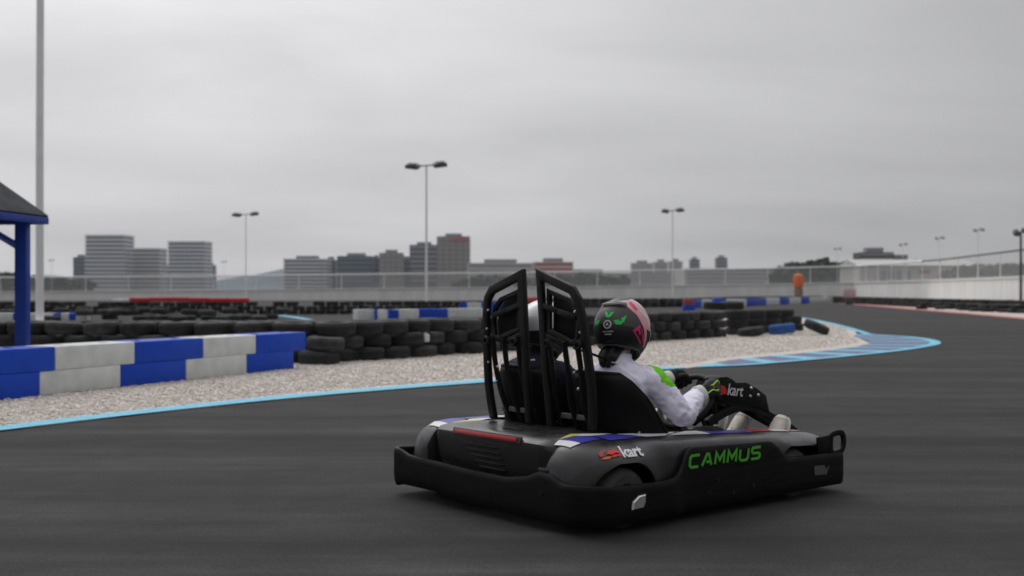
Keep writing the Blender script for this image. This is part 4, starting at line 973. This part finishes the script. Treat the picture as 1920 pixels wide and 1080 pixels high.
M_HROSE = mat('helmet_rose_red', (.58, .04, .14), .38, .45)
M_HGREEN = mat('helmet_green', (.02, .62, .10), .4, .4)
M_HWHITE = mat('helmet_white', (.60, .60, .60), .4, .4)
M_HSILVER = mat('helmet_silver', (.46, .46, .48), .32, .5, metal=.3, var=.06, scale=10)
M_VISOR = mat('smoked_visor', (.06, .06, .065), .12, .6)

def ring3(c, ax_t, up, w, d, n=14, sq=2.3):
    """ellipse-like ring round c, perpendicular to ax_t; up gives the d direction"""
    t = Vector(ax_t).normalized(); e2 = (Vector(up) - t * Vector(up).dot(t)).normalized(); e1 = t.cross(e2); out = []
    for k in range(n):
        q = 2 * math.pi * k / n; cu, su = math.cos(q), math.sin(q)
        out.append(Vector(c) + e1 * (w * math.copysign(abs(cu) ** (2 / sq), cu)) + e2 * (d * math.copysign(abs(su) ** (2 / sq), su)))
    return out
def limb(mb, pts, rad, n=14, sm=5):
    P = smooth_path(pts, sm); m = len(pts) - 1; rr = []
    for i in range(len(P)):
        u = i / sm; k = min(m - 1, int(u)); f = u - k; f = f * f * (3 - 2 * f); rr.append(rad[k] + (rad[k + 1] - rad[k]) * f)
    mb.tube(P, rr, n)
def seg_dist(p, a, b):
    d = b - a; t = max(0, min(1, (p - a).dot(d) / d.length_squared)); return (p - a - d * t).length, t
def person_body(root, J, shirt, trousers, shoulder_patch, name='body'):
    mb = MB(); yc = J['yc']
    fw = J.get('lean', 0); T = [((.66, yc, .135), .16, .085), ((.63, yc, .18), .175, .125), ((.60, yc, .27), .162, .120), ((.575, yc, .38), .158, .112), ((.568 + fw * .3, yc, .50), .178, .120), ((.578 + fw * .7, yc, .60), .192, .118), ((.590 + fw, yc, .672), .186, .104), ((.600 + fw * .7, yc, .725), .142, .084), ((.605, yc, .758), .084, .066), ((.622, yc, .80), .056, .056), ((.632, yc, .86), .056, .058)]
    rg = []
    for i, (c, w, d) in enumerate(T):
        a = Vector(T[max(0, i - 1)][0]); b = Vector(T[min(len(T) - 1, i + 1)][0]); rg.append(ring3(c, b - a, (1, 0, 0), w, d))
    mb.loft(rg)
    bones = []
    for s in (-1, 1):
        sh, el, wr = [Vector(J[k][0 if s < 0 else 1]) for k in ('shoulder', 'elbow', 'wrist')]
        limb(mb, [sh + Vector((-.05, -s * .09, .005)), sh, (sh + el) / 2, el, (el + wr) / 2, wr], [.066, .076, .069, .065, .058, .042])
        hp, kn, an = [Vector(J[k][0 if s < 0 else 1]) for k in ('hip', 'knee', 'ankle')]
        limb(mb, [hp + Vector((-.05, 0, 0)), hp, (hp + kn) / 2, kn, (kn + an) / 2 + Vector((0, 0, .0)), an], [.085, .095, .082, .066, .058, .046])
        bones += [('arm', sh, el), ('arm', el, wr), ('leg', hp, kn), ('leg', kn, an)]
    bones.append(('torso', Vector((.61, yc, .27)), Vector((.59, yc, .70)))); bones.append(('neck', Vector((.612, yc, .775)), Vector((.63, yc, .86))))
    me = remeshed(mb, .0105, 6)
    for m in (shirt, trousers, M_LIME, M_SKIN): me.materials.append(m)
    base = BASE[root.name]
    nrm = [v.normal.copy() for v in me.vertices]; cos = []
    for v, nv in zip(me.vertices, nrm):                    # cloth folds
        p = v.co.copy(); q = noise.noise(p * 12 + Vector((yc * 9, 0, 0))) * .006 + (.5 - abs(noise.noise(Vector((p.x * 26 + p.z * 14, p.y * 11, p.z * 24 - p.x * 12))))) * .018 - .0065; cos.append(p + nv * q)
    me.vertices.foreach_set('co', [k for p in cos for k in p]); me.update()
    for pl in me.polygons:
        c = pl.center; best = min(bones, key=lambda b: seg_dist(c, b[1], b[2])[0] - (.06 if b[0] == 'torso' else .03))
        k = 1 if (best[0] == 'leg' or c.z < .24) else 0
        if best[0] == 'neck' and c.z > .80: k = 3
        if shoulder_patch and k == 0 and best[0] in ('arm', 'torso'):
            for s in (0, 1):
                sh, el = Vector(J['shoulder'][s]), Vector(J['elbow'][s]); dd, t = seg_dist(c, sh, el)
                rel = c - sh
                if -.015 < rel.x < .13 and rel.z > -.030 + .5 * max(0, .03 - rel.x) and abs(rel.y) < .11: k = 2
        pl.material_index = k
    me.transform(Matrix.Translation(-Vector(base)))
    return link_mesh(name, me, root)

def make_helmet(root, c, yaw, base_m, decals, visor_m):
    c = Vector(c)
    def surf(az, el, off=0.0):
        a, e = R(az), R(el)
        front = .5 + .5 * math.cos(a); low = max(0, -math.sin(e))
        rx, ry, rz = .160 + off, .138 + off, .158 + off
        k = 1 + .16 * low * front ** 2 - .05 * low * (1 - front)
        x = rx * math.cos(e) * math.cos(a) * k; y = ry * math.cos(e) * math.sin(a) * (1 + .02 * low); z = rz * math.sin(e)
        z -= .034 * front ** 2 * low ** 2
        cy, sy = math.cos(yaw), math.sin(yaw); return Vector((c.x + x * cy - y * sy, c.y + x * sy + y * cy, c.z + z))
    def ebot(az): f = .5 + .5 * math.cos(R(az)); return -31 - 38 * f ** 1.3
    nA, nE = 56, 26; rows = []
    for i in range(nE + 1):
        rows.append([surf(az, 89.5 + (ebot(az) - 89.5) * i / nE) for az in [360 * j / nA for j in range(nA)]])
    ctr = c + Vector((0, 0, -.10))
    for k, dz in ((.93, -.007), (.84, 0.0), (.78, .03)):
        rows.append([Vector((ctr.x + (p.x - ctr.x) * k, ctr.y + (p.y - ctr.y) * k, p.z + dz)) for p in rows[nE]])
    mb = MB(); mb.loft(rows, cap=True); h = mb.build('helmet', base_m, root)
    rimrow = [surf(az, ebot(az) + 1.5, .0015) for az in [360 * j / nA for j in range(nA)]]
    mb = MB(); mb.tube(rimrow, .0042, 6, closed=True); mb.build('rim_trim', M_HGREY, h)
    # visor: a shell over the face opening
    vr = [[surf(az, el, .006 * math.cos(R(az) * .9)) for az in [-68 + 136 * j / 24 for j in range(25)]] for el in [20 - 44 * i / 10 for i in range(11)]]
    mb = MB(); mb.loft(vr, closed=False); mb.build('visor', visor_m, h)
    def decal(poly, m, off=.0018, cuts=4, nm='graphic'):
        bm = bmesh.new(); f = bm.faces.new([bm.verts.new((p[0], p[1], 0)) for p in poly]); bmesh.ops.triangulate(bm, faces=[f]); bmesh.ops.subdivide_edges(bm, edges=bm.edges[:], cuts=cuts, use_grid_fill=True)
        bm.verts.index_update(); d = MB(); d.add([surf(v.co.x, v.co.y, off) for v in bm.verts], [tuple(v.index for v in f.verts) for f in bm.faces]); bm.free(); d.build(nm, m, h)
    decals(decal, surf, h); return h
def oval(az, el, ra, re, n=14): return [(az + ra * math.cos(2 * math.pi * k / n), el + re * math.sin(2 * math.pi * k / n)) for k in range(n)]

def driver_decals(dc, surf, h):
    # upper shell: dark grey panel over black, pale print on the crown, pink flank bands on both sides
    dc([(-225, 4), (-205, 9), (-180, 11), (-155, 9), (-128, 4), (-112, -4), (-104, 12), (-112, 44), (-135, 52), (-180, 54), (-225, 52), (-250, 44), (-258, 12), (-246, -4)], M_HGREY, .0010, 6)
    for s in (1, -1):
        A = lambda *q: [(s * a, e) for a, e in q]
        dc(A((-128, 52), (-112, 64), (-60, 66), (-30, 60), (-30, 24), (-70, 24), (-100, 28)), M_HPALE, .0014, 5)
        dc(A((-140, 50), (-130, 56), (-106, 32), (-92, 2), (-84, -32), (-90, -36), (-100, 0), (-114, 26)), M_HPINK, .0028)
        dc(A((-134, 60), (-92, 64), (-66, 26), (-72, -6), (-92, 0), (-112, 28)), M_HPINK, .0024)
        for q in (0, 1, 2): dc(A((-106 + q * 8, 50 - q * 4), (-101 + q * 8, 52 - q * 4), (-84 + q * 4, 14 - q * 5), (-88 + q * 4, 12 - q * 5)), M_HPALE, .0034, 2)
        dc(A((-126, 54), (-112, 60), (-106, 38), (-114, 34)), M_HROSE, .0036, 2)
        dc(A((-128, -2), (-112, 8), (-108, 4), (-121, -5)), M_HROSE, .0030, 2); dc(A((-110, 5), (-106, 2), (-92, -24), (-95, -28)), M_HROSE, .0030, 2)
        dc(A((-126, -4), (-122, -4), (-102, -26), (-105, -29)), M_HROSE, .0030, 2); dc(A((-117, 0), (-112, 2), (-107, -8), (-111, -11)), M_HROSE, .0032, 2); dc(A((-106, -10), (-102, -9), (-98, -22), (-101, -24)), M_HROSE, .0032, 2)
    dc([(-232, 56), (-205, 58), (-180, 59), (-150, 58), (-126, 56), (-60, 74), (0, 78), (60, 74)], M_HPALE, .0016, 6)
    dc([(-222, 50), (-180, 55), (-142, 53), (-146, 47), (-180, 49), (-216, 44)], M_HBLACK, .0040, 4, 'vent')
    for az, el, w, hh, sl in ((-179, 27, 12, 6, 0), (-211, 13, 12, 6, -3), (-152, 15, 14, 6.5, 5)):
        dc([(az - w, el + hh - sl), (az - w * .4, el + hh * .6 - sl * .4), (az + w * .4, el + hh * .7 + sl * .4), (az + w, el + hh + sl), (az + w * .55, el - hh * .6 + sl * .5), (az, el - hh), (az - w * .6, el - hh * .5 - sl * .5)], M_HGREEN, .0034, 3)
        dc(oval(az, el + 2, 3, 2.2, 8), M_HGREY, .0042, 1)
    dc(oval(-179, 9, 9.5, 8), M_HWHITE, .0036, 2, 'emblem'); dc(oval(-179, 9, 6.5, 5.6), M_HBLACK, .0043, 2, 'emblem'); dc([(-183, 6), (-179, 13), (-175, 6), (-179, 8)], M_HWHITE, .0049, 1, 'emblem')
    dc([(-190, -3.5), (-166, -2.2), (-166, -4.0), (-190, -5.2)], M_HPALE, .0030, 2); dc([(-186, -8), (-170, -7.2), (-170, -9.4), (-186, -10.2)], M_HWHITE, .0030, 2)
    dc([(-186, -21), (-169, -20), (-169, -24), (-186, -25)], M_HGREY, .0030, 2)
    mb = MB(); mb.strip([surf(a, 50 - .002 * (a + 180) ** 2, .012) for a in range(-225, -134, 6)], .012, .005, (-.5, -.2, .85)); mb.build('rear_spoiler', M_HGREY, h)
def passenger_decals(dc, surf, h):
    dc([(-250, 2), (-215, -2), (-180, -3), (-145, -2), (-110, 2), (-70, 8), (-70, 60), (-110, 74), (-180, 80), (-250, 74), (-290, 60), (-290, 8)], M_HSILVER, .0012, 7)
    dc([(-60, 30), (0, 26), (60, 30), (60, 70), (0, 78), (-60, 70)], M_HSILVER, .0014, 6)
    dc(oval(168, -9, 11, 6), M_HWHITE, .003, 2, 'emblem'); dc(oval(168, -9, 7.5, 2.8), M_SRED, .0038, 1, 'emblem')
    dc([(168 - 3, -18), (168 + 3, -18), (168 + 3, -20), (168 - 3, -20)], M_HGREY, .003, 1)

def glove(root, c, tang, wrist, back, sgn, cuff=None):
    """hand closed round the bar at c (bar direction tang); wrist point; back = direction the back of the hand faces; sgn: thumb side along tang"""
    c = Vector(c); t = Vector(tang).normalized() * sgn; w = Vector(wrist)
    e1 = (w - c); e1 = (e1 - t * e1.dot(t)).normalized(); e2 = t.cross(e1)
    if e2.dot(Vector(back)) < 0: e2 = -e2
    mb = MB()
    kn = c + e2 * .030 + e1 * .012
    # palm / back of the hand from the wrist to the knuckles
    rg = []
    pts = [(w, .034, .030), (w * .6 + kn * .4 + e2 * .012, .042, .030), (w * .25 + kn * .75 + e2 * .012, .051, .026), (kn + e2 * .004, .051, .020), (kn - e1 * .012, .046, .013)]
    for i, (p, a, b) in enumerate(pts):
        q0 = pts[max(0, i - 1)][0]; q1 = pts[min(len(pts) - 1, i + 1)][0]; rg.append(ring3(p, q1 - q0, e2, a, b, 14, 2.6))
    mb.loft(rg)
    for i, (o, end, rr) in enumerate(((.039, 285, .0118), (.013, 300, .0124), (-.013, 292, .0120), (-.038, 270, .0104))):
        P = [c + t * o + e1 * .022 + e2 * .034]
        for th in range(75, end, 22): P.append(c + t * (o * .96) + (e1 * math.cos(R(th)) + e2 * math.sin(R(th))) * .0290)
        mb.tube(P, [rr * (1.08 - .28 * k / len(P)) for k in range(len(P))], 10)
    th = [w * .55 + c * .45 + t * .022 + e2 * .002, c + e1 * .040 + t * .045 - e2 * .004, c + e1 * .014 + t * .052 - e2 * .024, c - e1 * .014 + t * .048 - e2 * .030]
    mb.tube(smooth_path(th, 4), [.016 - .006 * k / 12 for k in range(13)], 10)
    me = remeshed(mb, .0036, 3); me.materials.append(M_GLOVE); base = Vector(BASE[root.name])
    me.transform(Matrix.Translation(-base))
    g = link_mesh('glove', me, root)
    # white cuff and lime piping over the back of the hand
    wd = (kn - w).normalized(); mb = MB(); mb.loft([ring3(w + wd * k, wd, e2, a, b, 16, 2.4) for k, a, b in ((-.020, .046, .042), (-.014, .049, .045), (.022, .047, .042), (.028, .041, .037))]); mb.build('cuff', cuff or M_GWHITE, g)
    for sgx in (-1, 1):
        P = smooth_path([w * .75 + kn * .25 + e2 * .036 + t * (.026 * sgx), w * .5 + kn * .5 + e2 * .043 + t * (.018 * sgx), w * .2 + kn * .8 + e2 * .035 + t * (.034 * sgx), kn + e2 * .024 + t * (.030 * sgx), kn - e1 * .012 + e2 * .014 + t * (.026 * sgx)], 5)
        mb = MB(); mb.tube(P, .0032, 6); mb.build('piping', M_GLIME, g)
    mb = MB(); mb.tube([w * .4 + kn * .6 + e2 * .034 - t * .008, w * .4 + kn * .6 + e2 * .034 + t * .010], .008, 8); mb.build('patch', M_SRED, g)
    return g
def shoe(root, heel, toe_dir, up_dir, upper_m, accent_m, L=.275):
    heel = Vector(heel); d = Vector(toe_dir).normalized(); u = Vector(up_dir); u = (u - d * u.dot(d)).normalized()
    S = [(-.005, .020, .035, .05), (.02, .034, .060, .06), (.07, .036, .062, .065), (.12, .038, .050, .052), (.17, .044, .038, .038), (.215, .047, .030, .028), (.25, .040, .024, .022), (.27, .022, .016, .018)]
    rg = [ring3(heel + d * (x * L / .27) + u * (h + .012), d, u, w, hh, 14, 2.5) for x, w, hh, h in S]
    mb = MB(); mb.loft(rg); o = mb.build('shoe', upper_m, root)
    rg = [ring3(heel + d * (x * L / .27) + u * .004, d, u, w + .005, .014, 14, 3) for x, w, hh, h in S]
    mb = MB(); mb.loft(rg); mb.build('sole', M_GWHITE, o)
    side = d.cross(u)
    for k in range(4):
        x = .105 + .022 * k; h = lerpt([(s[0], s[2] + s[3]) for s in S], x) + .013
        mb = MB(); mb.tube([heel + d * x + u * (h - .012) - side * .022, heel + d * x + u * (h + .003), heel + d * (x + .008) + u * (h - .012) + side * .022], .004, 6); mb.build('lace', accent_m, o)
    rg = [ring3(heel + d * (x * L / .27) + u * (h + .012), d, u, w + .002, hh + .002, 14, 2.5) for x, w, hh, h in S[6:]]
    mb = MB(); mb.loft(rg); mb.build('toe_cap', accent_m, o)

JD = dict(yc=-.30, lean=.02, shoulder=((.695, -.458, .655), (.595, -.130, .655)), elbow=((.808, -.565, .482), (.86, -.045, .50)), wrist=((1.030, -.465, .556), (1.105, -.160, .612)),
          hip=((.68, -.39, .175), (.68, -.21, .175)), knee=((1.10, -.475, .335), (1.10, -.135, .335)), ankle=((1.565, -.475, .19), (1.565, -.215, .19)))
driver = kroot('person', 'driver in white suit with green shoulders, black and pink helmet, gripping the steering wheel', 'person', (.66, -.30, .15))
person_body(driver, JD, M_SHIRT, M_TROUS, True)
make_helmet(driver, (.645, -.30, .910), R(17), M_HBLACK, driver_decals, M_VISOR)
aR, aL = R(-62), R(42)
tan = lambda a: -WU * math.sin(a) + Vector((0, 1, 0)) * math.cos(a)
glove(driver, rim_at(aR), tan(aR), (1.050, -.460, .560), (-.3, -1, .6), 1)
glove(driver, rim_at(aL), tan(aL), (1.118, -.165, .618), (-.3, .6, 1), -1)
M_SHOE = mat('cream_shoe', (.56, .52, .45), .7, .3, var=.12, scale=20, bump=.15, bscale=60); M_TAN = mat('tan_suede', (.42, .385, .35), .85, .2, var=.12, scale=20)
M_BEIGE = mat('beige_suede', (.58, .55, .50), .85, .2, var=.12, scale=20); M_GSHOE = mat('grey_mesh_shoe', (.38, .39, .38), .8, .25, var=.1, scale=40, bump=.2, bscale=120)
shoe(driver, (1.625, -.485, .135), (.40, -.01, .92), (-.92, 0, .40), M_SHOE, M_BEIGE, .285)
shoe(driver, (1.575, -.245, .135), (.42, -.02, .90), (-.90, 0, .42), M_SHOE, M_TAN, .285)
def hair():
    mb = MB(); rnd = random.Random(2)
    for i in range(70):
        a = rnd.uniform(-1, 1); b = rnd.uniform(0, 1)
        p0 = Vector((.575 + .03 * b, -.30 + .055 * a, .815)); p1 = Vector((.528 + .03 * b, -.30 + .050 * a + rnd.gauss(0, .006), .772)); p2 = Vector((.520 + .03 * b + rnd.gauss(0, .006), -.30 + .026 * a + rnd.gauss(0, .008), .728 - .014 * rnd.random()))
        mb.tube(smooth_path([p0, p1, p2], 4), [.011, .011, .0105, .010, .0095, .009, .0075, .0055, .003], 6)
    mb.loft([ring3(c, (0.3, 0, 1), (1, 0, 0), w, d, 12) for c, w, d in (((.538, -.30, .718), .012, .012), ((.536, -.30, .735), .030, .028), ((.548, -.30, .765), .046, .038), ((.572, -.30, .80), .052, .042), ((.588, -.30, .84), .05, .04))])
    mb.build('hair', M_HAIR, driver)
    mb = MB(); mb.loft([ring3(c, (0.1, 0, 1), (1, 0, 0), w, d, 16) for c, w, d in (((.598, -.30, .735), .088, .078), ((.606, -.30, .76), .078, .070), ((.616, -.30, .785), .070, .064), ((.618, -.30, .79), .062, .056))]); mb.build('collar', M_SHIRT, driver)
    for k, (py, w) in enumerate(((684, .05), (690, .06))):
        p = [(.462 + .004 * k, -.235 + .01 * math.cos(a) * 1 + w * .55 * math.cos(a), .672 - .020 * k + .022 * math.sin(a)) for a in (2.6, 2.0, 1.4, .8)]
        mb = MB(); mb.tube(p, .004, 6); mb.build('back_print', M_NAVY, driver)
hair()

JP = dict(yc=.30, shoulder=((.605, .125, .655), (.605, .475, .655)), elbow=((.80, .045, .46), (.80, .56, .46)), wrist=((1.02, .12, .40), (1.02, .48, .40)),
          hip=((.68, .21, .175), (.68, .39, .175)), knee=((1.12, .12, .335), (1.12, .47, .335)), ankle=((1.60, -.02, .19), (1.58, .42, .19)))
passenger = kroot('person', 'passenger in dark navy jacket and silver and black helmet behind the headrest frames', 'person', (.66, .30, .15))
person_body(passenger, JP, M_NAVY, M_TROUS, False)
make_helmet(passenger, (.635, .30, .895), R(4), M_HBLACK, passenger_decals, M_VISOR)
shoe(passenger, (1.625, -.045, .135), (.38, -.02, .92), (-.92, 0, .38), M_GSHOE, M_GWHITE)
shoe(passenger, (1.60, .42, .11), (.42, 0, .90), (-.90, 0, .42), M_GSHOE, M_GWHITE)
for w, k, s in ((Vector((1.045, .125, .395)), Vector((1.09, .13, .36)), 1), (Vector((1.045, .475, .395)), Vector((1.09, .47, .36)), -1)):
    glove(passenger, k, (0, 1, 0), w, (0, 0, 1), s, M_GLOVE)
mb = MB(); mb.loft([ring3(c, (0.1, 0, 1), (1, 0, 0), w, d, 16) for c, w, d in (((.598, .30, .735), .088, .078), ((.606, .30, .76), .078, .070), ((.618, .30, .79), .066, .060))]); mb.build('collar', M_NAVY, passenger)
mb = MB(); mb.tube(smooth_path([(.455, .205, .715), (.448, .215, .67), (.447, .235, .63), (.447, .215, .615), (.450, .19, .628), (.452, .175, .655)], 5), .006, 6); mb.build('jacket_piping', mat('grey_piping', (.30, .30, .31), .6, .3), passenger)
mb = MB(); mb.tube(smooth_path([(.47, .26, .745), (.46, .22, .73), (.47, .18, .735)], 4), .005, 6); mb.build('jacket_piping', M_GWHITE, passenger)
